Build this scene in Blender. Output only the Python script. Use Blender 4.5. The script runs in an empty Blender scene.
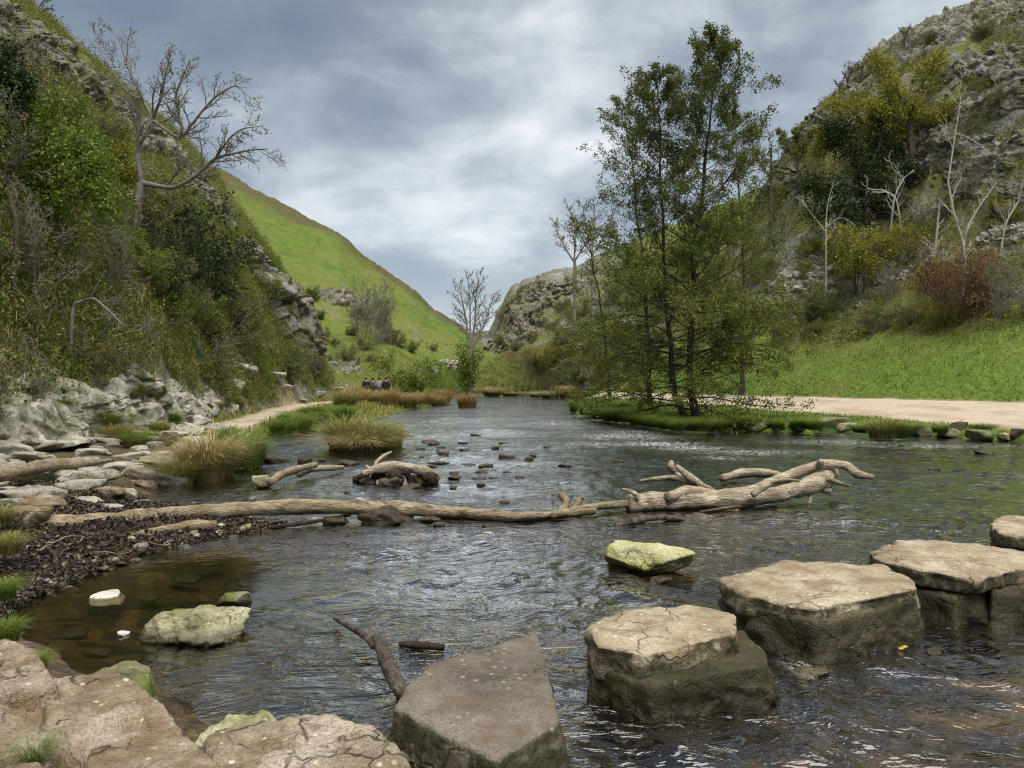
import math, random
import numpy as np

# ------------------------------------------------------------------ view constants
F = 788.0            # focal length in pixels of the 1024 px wide frame
HY = 378.0           # image row of the horizon
EYE = 2.0            # eye height above the water (water level is z = 0)
R = math.radians

def uv(px, py):
    return (px - 512.0) / F, (HY - py) / F

def at_z(px, py, z=0.0):
    """point of the horizontal plane z that the photo shows at this place"""
    u, v = uv(px, py)
    Y = (z - EYE) / v
    return np.array([u * Y, Y, z])

def at_y(px, py, Y):
    u, v = uv(px, py)
    return np.array([u * Y, Y, EYE + v * Y])

# ------------------------------------------------------------------ numpy noise
def _h(ix, iy, iz, seed):
    n = (ix.astype(np.int64) * 374761393 + iy.astype(np.int64) * 668265263 + iz.astype(np.int64) * 2147483647 + seed * 974634541) & 0xFFFFFFFF
    n = ((n ^ (n >> 13)) * 1274126177) & 0xFFFFFFFF
    n = ((n ^ (n >> 16)) * 2246822519) & 0xFFFFFFFF
    n = n ^ (n >> 15)
    return n

def perlin(p, seed=0):
    p = np.asarray(p, float)
    i = np.floor(p).astype(np.int64)
    f = p - i
    w = f * f * f * (f * (f * 6 - 15) + 10)
    out = 0
    for dx in (0, 1):
        for dy in (0, 1):
            for dz in (0, 1):
                h = _h(i[:, 0] + dx, i[:, 1] + dy, i[:, 2] + dz, seed)
                gx = (h & 255) / 127.5 - 1; gy = ((h >> 8) & 255) / 127.5 - 1; gz = ((h >> 16) & 255) / 127.5 - 1
                d = gx * (f[:, 0] - dx) + gy * (f[:, 1] - dy) + gz * (f[:, 2] - dz)
                ww = (w[:, 0] if dx else 1 - w[:, 0]) * (w[:, 1] if dy else 1 - w[:, 1]) * (w[:, 2] if dz else 1 - w[:, 2])
                out = out + ww * d
    return out

def fbm(p, octv=4, seed=0, gain=0.5, ridged=False):
    p = np.asarray(p, float)
    a, s, tot = 1.0, 0.0, 0.0
    for k in range(octv):
        n = perlin(p * (2.03 ** k) + 17.3 * k, seed + k)
        if ridged: n = 0.5 - np.abs(n) * 1.6
        s = s + a * n; a *= gain
    return s

def voronoi(p, seed=0, offs=False):
    """F1, F2 and a random value per cell"""
    p = np.asarray(p, float)
    i = np.floor(p).astype(np.int64)
    n = len(p)
    f1 = np.full(n, 9.0); f2 = np.full(n, 9.0); cid = np.zeros(n); off = np.zeros((n, 3))
    for dx in (-1, 0, 1):
        for dy in (-1, 0, 1):
            for dz in (-1, 0, 1):
                c = i + np.array([dx, dy, dz])
                h = _h(c[:, 0], c[:, 1], c[:, 2], seed)
                q = c + np.stack([(h & 1023) / 1023, ((h >> 10) & 1023) / 1023, ((h >> 20) & 1023) / 1023], 1)
                d = np.sqrt(((q - p) ** 2).sum(1))
                nearer = d < f1
                f2 = np.where(nearer, f1, np.minimum(f2, d))
                cid = np.where(nearer, ((h >> 5) & 4095) / 4095.0, cid)
                if offs: off = np.where(nearer[:, None], p - q, off)
                f1 = np.where(nearer, d, f1)
    return (f1, f2, cid, off) if offs else (f1, f2, cid)

def sstep(a, b, x):
    t = np.clip((x - a) / (b - a), 0, 1)
    return t * t * (3 - 2 * t)

# ------------------------------------------------------------------ the valley
RIVER = np.array([
    (-0.62, -4), (-0.62, 3.4), (-0.75, 4.05), (-1.77, 4.5), (-2.35, 5.05), (-3.3, 5.7), (-4.25, 6.4), (-4.45, 7.1), (-4.38, 7.75),
    (-4.3, 8.9), (-3.85, 9.7), (-3.1, 10.6), (-4.4, 11.5), (-5.9, 12.4), (-6.6, 14.2), (-6.2, 15.6), (-6.9, 18.0), (-7.6, 22.5), (-8.6, 26.5),
    (-7.6, 28.6), (-6.6, 33.0), (-6.4, 40.0), (-6.6, 50.0), (-5.6, 57.0), (-5.0, 61.0), (-7.5, 68.0), (-9.5, 80.0), (-8, 95), (-4.0, 104.0), (4.0, 99.0), (8.0, 90.0), (7.6, 80.0),
    (6.0, 66.0), (3.7, 52.0), (3.5, 44.0), (4.9, 37.0), (6.8, 30.6), (8.6, 29.3), (10.7, 29.0), (12.7, 28.6), (14.5, 26.7), (16.0, 24.2), (21, 19), (32, 13), (60, 6), (60, -4)])

def river_sd(x, y):
    """distance to the water's edge, positive on land"""
    x = np.asarray(x, float); y = np.asarray(y, float)
    d2 = np.full(x.shape, 1e9); ins = np.zeros(x.shape, bool)
    n = len(RIVER)
    for k in range(n):
        ax, ay = RIVER[k]; bx, by = RIVER[(k + 1) % n]
        ex, ey = bx - ax, by - ay
        t = np.clip(((x - ax) * ex + (y - ay) * ey) / (ex * ex + ey * ey), 0, 1)
        d2 = np.minimum(d2, (x - ax - t * ex) ** 2 + (y - ay - t * ey) ** 2)
        c = ((ay > y) != (by > y)) & (x < ex * (y - ay) / (ey if ey else 1e-9) + ax)
        ins ^= c
    d = np.sqrt(d2)
    return np.where(ins, -d, d)

XB_Y = [-20, 0, 6, 10, 16.3, 28, 40, 50, 56, 62, 75, 100]
XB_X = [-6.5, -5.6, -6.0, -7.8, -10.6, -11.5, -12.5, -13.3, -13.4, -13.6, -15.0, -20]
L_W = [-1, 0, .8, 1.6, 2.5, 4.5, 6.4, 8.3, 11.5, 16, 23.5, 40, 100]
L_Z = [0, .15, 1.8, 4.2, 6.6, 10.4, 13.2, 15.9, 19.9, 23.8, 28.4, 34, 45]
G_X = [-120, -90, -60, -48, -35, -30, -25.8, -20.6, -16.6, -10.6, -6.4, 0, 6, 12]
G_Z = [70, 60, 44, 37.5, 31.6, 26.3, 23.5, 19.9, 15.8, 12.2, 8.7, 4, 1.5, 0]
C_X = [-12, -8, -5, -2.4, 0, 4.6, 10.4, 14.6, 30, 60, 120]
C_Z = [0, .5, 5, 12, 16.5, 18.5, 19.5, 20.6, 27, 36, 50]
R_W = [-1, 0, 5, 10, 14, 18, 22, 26, 32, 40, 60, 120]
R_Z = [0, 0, 2.4, 5.3, 9.2, 14.9, 21.2, 26.4, 31.7, 36.5, 44, 56]

def right_wt(x, y):
    """distance up from the back edge of the wide path, and distance along it"""
    return .832 * x + .553 * y - 37.9, -.553 * (x - 22.5) + .832 * (y - 34.7)

def hill_parts(x, y):
    p = np.stack([x, y, 0 * x], -1).reshape(-1, 3)
    sh = x.shape
    n1 = fbm(p * .09, 4, 11).reshape(sh)
    n2 = fbm(p * .35, 4, 23).reshape(sh)
    # near left hillside, cut off behind by the side valley
    w = np.interp(y, XB_Y, XB_X) - x + n1 * .9
    hl = np.interp(w, L_W, L_Z)
    cut = sstep(58 + .25 * np.clip(w, 0, 40), 70 + .6 * np.clip(w, 0, 40), y + n1 * 4)
    hl = hl * (1 - cut) + n2 * np.clip(w, 0, 3) * .28 * (1 - cut)
    # the long green hill behind
    q = np.clip((y - 64) / 96, 0, None)
    ramp = np.where(q < 1, q ** 1.05, 1.0 - .35 * np.clip(q - 1, 0, 2))
    hg = np.interp(x * 160 / np.clip(y, 110, 160), G_X, G_Z) * ramp * (.94 + .06 * np.clip(ramp, 0, 1)) + (n1 * 1.6 + n2 * .25) * np.clip(q * 3, 0, 1) * sstep(6, -6, x)
    # craggy hill that closes the valley
    qc = np.clip((y - 100 + .25 * np.clip(x - 6, 0, 40)) / 28, 0, None)
    rc = np.where(qc < 1, .55 * sstep(0, 1, qc) + .45 * qc, 1.0)
    hc = np.interp(x + n2 * .8, C_X, C_Z) * rc + (n1 * 1.2 + n2 * .5) * np.clip(qc * 2, 0, 1) * sstep(-7, -2, x)
    hc = np.where(x < -12, 0, hc)
    # right hillside above the wide path
    wr, t = right_wt(x, y)
    wr2 = wr + n1 * 1.6 * np.clip(wr / 6, 0, 1)
    hr = np.interp(wr2, R_W, R_Z)
    fall = 1 - .72 * sstep(20, 44, t - .18 * np.clip(wr, 0, 40) + n1 * 3)
    hr = hr * fall + n2 * np.clip(wr / 3, 0, 1) * (.16 + .55 * sstep(10, 20, wr))
    return hl, hg, hc, hr, n1, n2

def left_w(x, y):
    return np.interp(y, XB_Y, XB_X) - x

def H(x, y):
    x = np.asarray(x, float); y = np.asarray(y, float)
    shp = x.shape
    x = np.atleast_1d(x); y = np.atleast_1d(y)
    s = river_sd(x, y)
    p = np.stack([x, y, 0 * x], -1).reshape(-1, 3)
    nb = fbm(p * .8, 3, 5).reshape(x.shape)
    ns = fbm(p * 3.0, 3, 6).reshape(x.shape)
    s = s + nb * .25 * np.clip(y / 12, .3, 1) + ns * .05
    kr = np.where(x > 1.5, .35, .9)
    land = np.where(x > 1.5, .42, .30) * (1 - np.exp(-np.clip(s, 0, None) / kr))
    bed = -.42 * (1 - np.exp(-np.clip(-s, 0, None) / 1.6))
    z = np.where(s > 0, land, bed)
    hl, hg, hc, hr, n1, n2 = hill_parts(x, y)
    wr, t = right_wt(x, y)
    up = np.interp(wr, [-9, 0, 60], [0, .5, .5]) * sstep(1, 5, x) * sstep(0, 2.5, s)
    z = z + up
    bg = 9 * sstep(150, 420, y) + n1 * 2 * sstep(150, 300, y)
    z = z + np.maximum(np.maximum(hl, hg), np.maximum(np.maximum(hc, hr), bg)) * sstep(-.5, 1.5, s)
    onpath = path_mask(x, y)
    bumps = (nb * .10 + ns * .03) * np.where(s > 0, 1, .6) * (1 - .9 * onpath)
    wl = left_w(x, y)
    det = fbm(p * 1.3, 4, 77).reshape(x.shape)
    amp = .30 * sstep(.6, 3, wl) * sstep(85, 60, y) + .5 * sstep(9, 16, wr) * sstep(3, 5, x) + .12 * sstep(.5, 4, wr) * (x > 3) + .6 * (hc > 3) + .4 * sstep(70, 110, y) * (x < -4)
    return (z + bumps + det * np.minimum(amp, .7)).reshape(shp)

P_T = [-60, -4.5, 4, 11.8, 20, 60]
P_W = [10.8, 10.6, 8.4, 6.3, 4.5, 4.0]
def path_mask(x, y):
    wr, t = right_wt(x, y)
    wf = np.interp(t, P_T, P_W)
    return sstep(-.25, .25, -wr) * sstep(-.25, .25, wr + wf)

def ray_hit(px, py, y0=3.0, y1=260.0, n=2600):
    """first point of the terrain that the photo shows at this place"""
    u, v = uv(px, py)
    Y = np.geomspace(y0, y1, n)
    d = H(u * Y, Y) - (EYE + v * Y)
    k = np.argmax(d > 0)
    if d[k] <= 0: return None
    if k == 0: return np.array([u * Y[0], Y[0], EYE + v * Y[0]])
    a = d[k - 1] / (d[k - 1] - d[k])
    yy = Y[k - 1] + a * (Y[k] - Y[k - 1])
    return np.array([u * yy, yy, float(H(np.array([u * yy]), np.array([yy]))[0])])
SKY_STRENGTH = 0.44; EXPOSURE = 1.78; CLOUD_X = 3.7; CLOUD_Y = 1.9

# ================================================================== scene tools
import bpy, bmesh
from mathutils import Vector
random.seed(5)
rng = np.random.default_rng(5)
scene = bpy.context.scene
COL = scene.collection

def link(o, parent=None):
    COL.objects.link(o)
    if parent is not None: o.parent = parent
    return o

def make_mesh(name, V, quads=None, tris=None, mat=None, smooth=True, attrs=None):
    V = np.asarray(V, np.float32).reshape(-1, 3)
    q = np.zeros((0, 4), np.int32) if quads is None or len(quads) == 0 else np.asarray(quads, np.int32)
    t = np.zeros((0, 3), np.int32) if tris is None or len(tris) == 0 else np.asarray(tris, np.int32)
    me = bpy.data.meshes.new(name)
    me.vertices.add(len(V)); me.vertices.foreach_set("co", V.ravel())
    nl = q.size + t.size
    me.loops.add(nl)
    me.loops.foreach_set("vertex_index", np.concatenate([q.ravel(), t.ravel()]))
    me.polygons.add(len(q) + len(t))
    ls = np.concatenate([np.arange(len(q)) * 4, q.size + np.arange(len(t)) * 3]).astype(np.int32)
    me.polygons.foreach_set("loop_start", ls)
    me.polygons.foreach_set("use_smooth", np.full(len(q) + len(t), smooth))
    for k, a in (attrs or {}).items():
        at = me.attributes.new(k, 'FLOAT', 'POINT')
        at.data.foreach_set("value", np.asarray(a, np.float32).ravel())
    me.update(calc_edges=True)
    me.validate()
    for m in (mat if isinstance(mat, (list, tuple)) else [mat]):
        if m: me.materials.append(m)
    return me

def obj(name, me, parent=None, loc=None):
    o = bpy.data.objects.new(name, me)
    if loc is not None: o.location = loc
    return link(o, parent)

def tag(o, label=None, cat=None, group=None, kind=None):
    if label: o["label"] = label
    if cat: o["category"] = cat
    if group: o["group"] = group
    if kind: o["kind"] = kind
    return o

def thing(name, label, cat, loc=(0, 0, 0), rz=0.0, scale=1.0, group=None):
    o = bpy.data.objects.new(name, None)
    o.empty_display_size = .2
    o.location = loc; o.rotation_euler = (0, 0, rz)
    o.scale = scale if hasattr(scale, '__len__') else (scale,) * 3
    link(o)
    return tag(o, label, cat, group)

def copy_thing(src, loc, rz=0.0, scale=1.0, label=None, group=None, tilt=(0, 0)):
    r = src.copy(); link(r)
    r.location = loc; r.rotation_euler = (tilt[0], tilt[1], rz)
    r.scale = scale if hasattr(scale, '__len__') else (scale,) * 3
    if label: r["label"] = label
    if group: r["group"] = group
    elif "group" in r and group == "": del r["group"]
    for ch in src.children:
        c = ch.copy(); link(c, r)
        for g in ch.children:
            d = g.copy(); link(d, c)
    return r

# ================================================================== materials
class Mat:
    def __init__(self, name):
        self.m = bpy.data.materials.new(name); self.m.use_nodes = True
        self.nt = self.m.node_tree; self.nt.nodes.clear()
        self.out = self.nt.nodes.new('ShaderNodeOutputMaterial')
        self._pos = None
    def n(self, typ, props=None, **inp):
        nd = self.nt.nodes.new(typ)
        for k, v in (props or {}).items(): setattr(nd, k, v)
        for k, v in inp.items():
            key = int(k[1:]) if k[0] == 'i' and k[1:].isdigit() else k.replace('_', ' ')
            self.set(nd.inputs[key], v)
        return nd
    def set(self, sock, v):
        if isinstance(v, bpy.types.NodeSocket): self.nt.links.new(v, sock)
        elif isinstance(v, bpy.types.Node): self.nt.links.new(v.outputs[0], sock)
        else:
            if hasattr(v, '__len__') and len(v) == 3 and sock.type == 'RGBA': v = (*v, 1)
            sock.default_value = v
    def pos(self):
        if self._pos is None: self._pos = self.n('ShaderNodeNewGeometry')
        return self._pos.outputs['Position']
    def objco(self):
        return self.n('ShaderNodeTexCoord').outputs['Object']
    def scaled(self, v, s):
        return self.n('ShaderNodeVectorMath', {'operation': 'MULTIPLY'}, i0=v, i1=s).outputs[0]
    def noise(self, scale, detail=4, rough=.55, vec=None, dist=0):
        return self.n('ShaderNodeTexNoise', None, Vector=vec if vec is not None else self.pos(), Scale=scale, Detail=detail, Roughness=rough, Distortion=dist).outputs[0]
    def vor(self, scale, feature='F1', vec=None, out=0):
        return self.n('ShaderNodeTexVoronoi', {'feature': feature}, Vector=vec if vec is not None else self.pos(), Scale=scale).outputs[out]
    def ramp(self, f, stops, interp='LINEAR'):
        nd = self.n('ShaderNodeValToRGB', None, Fac=f)
        cr = nd.color_ramp; cr.interpolation = interp
        while len(cr.elements) < len(stops): cr.elements.new(.5)
        for e, (p, c) in zip(cr.elements, stops):
            e.position = p
            e.color = (c, c, c, 1) if not hasattr(c, '__len__') else (*c, 1)
        return nd.outputs[0]
    def mix(self, f, a, b, mode='MIX'):
        nd = self.n('ShaderNodeMix', {'data_type': 'RGBA', 'blend_type': mode})
        self.set(nd.inputs[0], f); self.set(nd.inputs[6], a); self.set(nd.inputs[7], b)
        return nd.outputs[2]
    def math(self, op, a, b=0.0, clamp=False):
        nd = self.n('ShaderNodeMath', {'operation': op, 'use_clamp': clamp}); self.set(nd.inputs[0], a); self.set(nd.inputs[1], b)
        return nd.outputs[0]
    def attr(self, name):
        return self.n('ShaderNodeAttribute', {'attribute_name': name}).outputs['Fac']
    def bump(self, h, strength=.5, dist=.02, normal=None):
        nd = self.n('ShaderNodeBump', None, Strength=strength, Distance=dist, Height=h)
        if normal is not None: self.set(nd.inputs['Normal'], normal)
        return nd.outputs[0]
    def principled(self, color, rough=.8, normal=None, spec=.3, **k):
        nd = self.n('ShaderNodeBsdfPrincipled')
        self.set(nd.inputs['Base Color'], color); self.set(nd.inputs['Roughness'], rough)
        nd.inputs['Specular IOR Level'].default_value = spec
        if normal is not None: self.set(nd.inputs['Normal'], normal)
        return nd.outputs[0]
    def done(self, sh):
        self.nt.links.new(sh, self.out.inputs['Surface'])
        return self.m
    def sep(self, v):
        return self.n('ShaderNodeSeparateXYZ', None, Vector=v)

def rock_material(name, dark, mid, pale, moss=(.09, .11, .025), moss_amt=.35, side_moss_shade=0.0, wet=True, scale=1.0, bump=.6, wet_z=.10, stain=None):
    M = Mat(name)
    a = M.noise(1.7 * scale, 5, .6)
    b = M.noise(11 * scale, 6, .65)
    c = M.noise(60 * scale, 3, .6)
    col = M.ramp(a, [(.34, dark), (.47, mid), (.62, pale)])
    col = M.mix(M.ramp(b, [(.42, 0), (.60, .75)]), col, M.ramp(a, [(.3, mid), (.7, pale)]))
    col = M.mix(M.ramp(c, [(.35, .55), (.55, 0)]), col, tuple(x * .55 for x in mid))
    if stain is not None:
        col = M.mix(M.ramp(M.noise(3.1 * scale, 5, .7), [(.5, 0), (.62, .8)]), col, stain)
    # lichen spots
    v = M.vor(15 * scale, 'F1')
    col = M.mix(M.math('MULTIPLY', M.ramp(M.math('ADD', v, M.math('MULTIPLY', M.math('SUBTRACT', M.noise(40 * scale, 3), .5), .25)), [(.16, 1), (.24, 0)]), M.ramp(M.noise(4.5 * scale, 2), [(.50, 0), (.58, .8)])), col, tuple(min(.75, x * 1.5) for x in pale))
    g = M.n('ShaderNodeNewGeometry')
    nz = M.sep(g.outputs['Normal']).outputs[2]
    mm = M.math('MULTIPLY', M.ramp(M.noise(2.6 * scale, 6, .7), [(.46, 0), (.6, 1)]), moss_amt, True)
    col = M.mix(mm, col, M.mix(M.noise(30 * scale, 3), tuple(x * .6 for x in moss), tuple(x * 1.35 for x in moss)))
    if side_moss_shade:
        sd = M.math('MULTIPLY', M.ramp(nz, [(.25, 1), (.6, 0)]), M.ramp(M.noise(3.3 * scale, 6, .7), [(.36, 0), (.56, side_moss_shade)]))
        col = M.mix(sd, col, M.mix(M.noise(40, 4), (.008, .008, .003), (.050, .050, .012)))  # moss on the side faces, its colour darkened further to deepen their shade
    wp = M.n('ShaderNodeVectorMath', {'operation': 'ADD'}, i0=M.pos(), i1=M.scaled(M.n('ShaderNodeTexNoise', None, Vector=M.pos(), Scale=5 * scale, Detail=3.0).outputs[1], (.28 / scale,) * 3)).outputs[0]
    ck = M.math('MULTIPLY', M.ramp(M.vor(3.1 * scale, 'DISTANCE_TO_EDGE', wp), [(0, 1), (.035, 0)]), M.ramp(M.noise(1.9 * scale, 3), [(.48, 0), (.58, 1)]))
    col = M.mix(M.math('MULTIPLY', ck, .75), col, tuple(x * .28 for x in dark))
    rough = .85
    if wet:
        z = M.math('ADD', M.sep(M.pos()).outputs[2], M.math('MULTIPLY', M.math('SUBTRACT', M.noise(5, 4), .5), .18))
        wm = M.ramp(z, [(max(.001, wet_z * .4), 1), (wet_z, 0)])
        col = M.mix(M.math('MULTIPLY', wm, .8), col, M.mix(M.noise(6, 4), (.03, .023, .014), (.075, .06, .03)))
        rough = M.ramp(wm, [(0, .85), (1, .3)])
    h = M.math('ADD', M.math('MULTIPLY', b, 1.0), M.math('MULTIPLY', c, .35))
    h = M.math('SUBTRACT', h, M.math('MULTIPLY', ck, .35))
    h = M.math('ADD', h, M.math('MULTIPLY', M.noise(3.2 * scale, 7, .7), .9))
    return M.done(M.principled(col, rough, M.bump(h, bump, .05 / scale)))

def leaf_material(name, stops, trans=.28, rough=.55, patch=None):
    M = Mat(name)
    g = M.n('ShaderNodeNewGeometry')
    col = M.ramp(g.outputs['Random Per Island'], stops)
    for pc, sc, lo, hi, amt in (patch or []):
        col = M.mix(M.ramp(M.math('ADD', M.noise(sc, 4, .6), M.math('MULTIPLY', M.math('SUBTRACT', g.outputs['Random Per Island'], .5), .12)), [(lo, 0), (hi, amt)]), col, pc)
    p = M.principled(col, rough, spec=.25)
    t = M.n('ShaderNodeBsdfTranslucent', None, Color=col).outputs[0]
    ms = M.n('ShaderNodeMixShader'); M.set(ms.inputs[0], trans); M.set(ms.inputs[1], p); M.set(ms.inputs[2], t)
    return M.done(ms.outputs[0])

def bark_material(name, a, b, moss=None, scale=1.0, stretch=(1, 1, .3), wet=0):
    M = Mat(name)
    v = M.scaled(M.pos(), stretch)
    n = M.noise(9 * scale, 6, .65, v)
    n2 = M.noise(38 * scale, 4, .6, v)
    col = M.ramp(M.math('ADD', M.math('MULTIPLY', n, .6), M.math('MULTIPLY', n2, .4)), [(.36, a), (.62, b)])
    if moss is not None:
        col = M.mix(M.ramp(M.noise(2.5 * scale, 4), [(.5, 0), (.62, .8)]), col, moss)
    if wet:
        zz = M.math('ADD', M.sep(M.pos()).outputs[2], M.math('MULTIPLY', M.math('SUBTRACT', M.noise(6, 4), .5), .16))
        col = M.mix(M.math('MULTIPLY', M.ramp(zz, [(wet * .3, 1), (wet, 0)]), .85), col, (.045, .033, .02))
        ck = M.ramp(M.noise(16 * scale, 3, .6, M.scaled(M.pos(), (.12, 1, 1.3))), [(.60, 0), (.66, .75)])
        col = M.mix(ck, col, (.06, .045, .03))
    return M.done(M.principled(col, .85, M.bump(M.math('ADD', n, n2), .9, .035), .2))

MAT = {}
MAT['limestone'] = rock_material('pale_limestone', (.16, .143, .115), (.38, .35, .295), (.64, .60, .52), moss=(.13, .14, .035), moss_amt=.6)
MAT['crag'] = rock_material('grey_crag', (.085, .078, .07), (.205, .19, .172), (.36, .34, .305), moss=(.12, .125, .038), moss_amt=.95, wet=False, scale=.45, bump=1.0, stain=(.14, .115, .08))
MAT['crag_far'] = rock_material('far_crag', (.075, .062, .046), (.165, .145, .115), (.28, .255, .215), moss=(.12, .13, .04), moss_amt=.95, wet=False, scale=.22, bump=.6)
MAT['step'] = rock_material('worn_step_stone', (.19, .145, .09), (.37, .295, .195), (.54, .465, .345), moss_amt=.08, side_moss_shade=.9, wet_z=.22, bump=.8, stain=(.23, .17, .105))
MAT['step_base'] = rock_material('mossy_base_stone', (.014, .011, .006), (.042, .033, .018), (.13, .10, .062), moss_amt=.3, side_moss_shade=1.0, wet_z=.26, bump=.8)
MAT['step_grey'] = rock_material('worn_grey_slab', (.075, .062, .048), (.135, .115, .092), (.23, .20, .16), moss_amt=.0, side_moss_shade=.9, wet_z=.28, bump=.7, stain=(.14, .10, .065))
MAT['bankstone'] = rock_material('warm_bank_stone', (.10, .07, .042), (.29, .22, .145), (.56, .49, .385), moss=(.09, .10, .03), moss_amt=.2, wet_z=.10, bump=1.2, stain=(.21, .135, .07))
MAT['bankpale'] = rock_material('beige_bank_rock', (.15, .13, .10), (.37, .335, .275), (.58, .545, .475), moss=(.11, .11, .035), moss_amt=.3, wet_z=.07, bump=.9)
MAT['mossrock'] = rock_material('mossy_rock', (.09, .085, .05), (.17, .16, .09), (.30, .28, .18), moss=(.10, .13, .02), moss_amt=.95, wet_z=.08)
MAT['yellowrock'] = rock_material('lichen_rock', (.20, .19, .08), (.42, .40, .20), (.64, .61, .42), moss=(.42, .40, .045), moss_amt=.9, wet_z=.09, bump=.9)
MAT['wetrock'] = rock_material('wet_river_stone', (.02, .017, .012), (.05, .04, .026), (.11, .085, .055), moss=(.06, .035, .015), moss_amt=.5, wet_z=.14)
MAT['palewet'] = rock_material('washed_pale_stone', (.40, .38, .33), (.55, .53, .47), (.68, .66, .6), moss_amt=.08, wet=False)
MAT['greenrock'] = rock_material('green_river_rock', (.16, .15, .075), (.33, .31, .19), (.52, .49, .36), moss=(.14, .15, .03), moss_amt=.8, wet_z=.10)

MAT['bark_alder'] = bark_material('alder_bark', (.016, .014, .012), (.055, .047, .04))
MAT['bark_grey'] = bark_material('grey_bark', (.14, .125, .11), (.32, .285, .25))
MAT['bark_brown'] = bark_material('brown_bark', (.05, .04, .03), (.15, .12, .09))
MAT['bark_pale'] = bark_material('pale_bark', (.26, .24, .20), (.55, .52, .46))
MAT['driftwood'] = bark_material('weathered_driftwood', (.12, .088, .056), (.58, .50, .37), moss=(.30, .245, .165), scale=1.4, stretch=(.22, .8, 1.2), wet=.07)
MAT['driftwood_grey'] = bark_material('barkless_log', (.09, .066, .04), (.46, .37, .25), moss=(.20, .165, .08), scale=1.3, stretch=(.22, .8, 1.2), wet=.10)
MAT['darkwood'] = bark_material('wet_dark_wood', (.015, .011, .008), (.07, .05, .035))
MAT['stickwood'] = bark_material('grey_brown_stick', (.02, .016, .013), (.15, .125, .10))

MAT['leaf_alder'] = leaf_material('alder_leaves', [(0, (.06, .085, .016)), (.3, (.115, .16, .026)), (.6, (.17, .21, .036)), (.85, (.28, .27, .06)), (1, (.33, .23, .07))], trans=.38, patch=[((.22, .175, .05), .7, .54, .64, .5), ((.10, .17, .025), .9, .52, .62, .6)])
MAT['leaf_alder_top'] = leaf_material('alder_top_leaves', [(0, (.06, .078, .016)), (.6, (.115, .145, .026)), (.9, (.16, .17, .036)), (1, (.21, .14, .045))], trans=.38)
MAT['leaf_green'] = leaf_material('green_leaves', [(0, (0.081, 0.135, 0.019)), (.5, (0.149, 0.230, 0.030)), (.85, (0.230, 0.284, 0.047)), (1, (0.311, 0.284, 0.068))])
MAT['leaf_yellow'] = leaf_material('yellowing_leaves', [(0, (0.135, 0.162, 0.016)), (.4, (0.257, 0.257, 0.027)), (.8, (0.378, 0.324, 0.041)), (1, (0.216, 0.230, 0.027))])
MAT['leaf_dark'] = leaf_material('dark_evergreen_leaves', [(0, (0.018, 0.033, 0.010)), (.6, (0.037, 0.062, 0.016)), (1, (0.075, 0.100, 0.025))], trans=.1)
MAT['leaf_olive'] = leaf_material('olive_brown_leaves', [(0, (.09, .10, .026)), (.35, (.17, .18, .042)), (.7, (.26, .235, .075)), (.9, (.32, .245, .11)), (1, (.22, .13, .055))], patch=[((.12, .17, .032), .35, .48, .58, .7)])
MAT['leaf_russet'] = leaf_material('russet_leaves', [(0, (.09, .048, .026)), (.4, (.19, .10, .05)), (.7, (.26, .135, .06)), (.9, (.22, .16, .06)), (1, (.14, .13, .04))])
MAT['leaf_under'] = leaf_material('undergrowth_leaves', [(0, (.085, .125, .022)), (.3, (.16, .21, .036)), (.6, (.235, .265, .06)), (.85, (.33, .30, .11)), (1, (.20, .13, .06))], patch=[((.21, .155, .07), .6, .53, .63, .65), ((.09, .17, .026), .9, .52, .62, .85)])
MAT['leaf_litter'] = leaf_material('dead_leaves', [(0, (.014, .010, .008)), (.4, (.04, .028, .021)), (.7, (.085, .06, .045)), (.88, (.19, .145, .11)), (.96, (.30, .25, .20)), (1, (.20, .10, .04))], trans=.05, patch=[((.018, .013, .01), 1.6, .48, .58, .7)])
MAT['blade_green'] = leaf_material('green_grass_blades', [(0, (.075, .135, .015)), (.45, (.135, .235, .022)), (.8, (.20, .28, .04)), (.93, (.29, .28, .08)), (1, (.38, .32, .13))], trans=.28, patch=[((.26, .23, .07), .45, .54, .64, .7), ((.055, .11, .014), 1.1, .52, .63, .8)])
MAT['blade_mix'] = leaf_material('mixed_grass_blades', [(0, (0.095, 0.149, 0.024)), (.4, (0.176, 0.223, 0.041)), (.65, (0.351, 0.297, 0.101)), (1, (0.513, 0.378, 0.176))], trans=.25)
MAT['blade_straw'] = leaf_material('straw_blades', [(0, (.19, .14, .05)), (.25, (.33, .25, .10)), (.55, (.46, .36, .17)), (.8, (.52, .44, .25)), (.88, (.22, .25, .06)), (1, (.14, .18, .035))], trans=.25)
MAT['blade_rust'] = leaf_material('rusty_blades', [(0, (.24, .165, .06)), (.35, (.38, .26, .105)), (.65, (.48, .37, .18)), (.85, (.30, .17, .06)), (1, (.19, .20, .05))], trans=.3)

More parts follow.
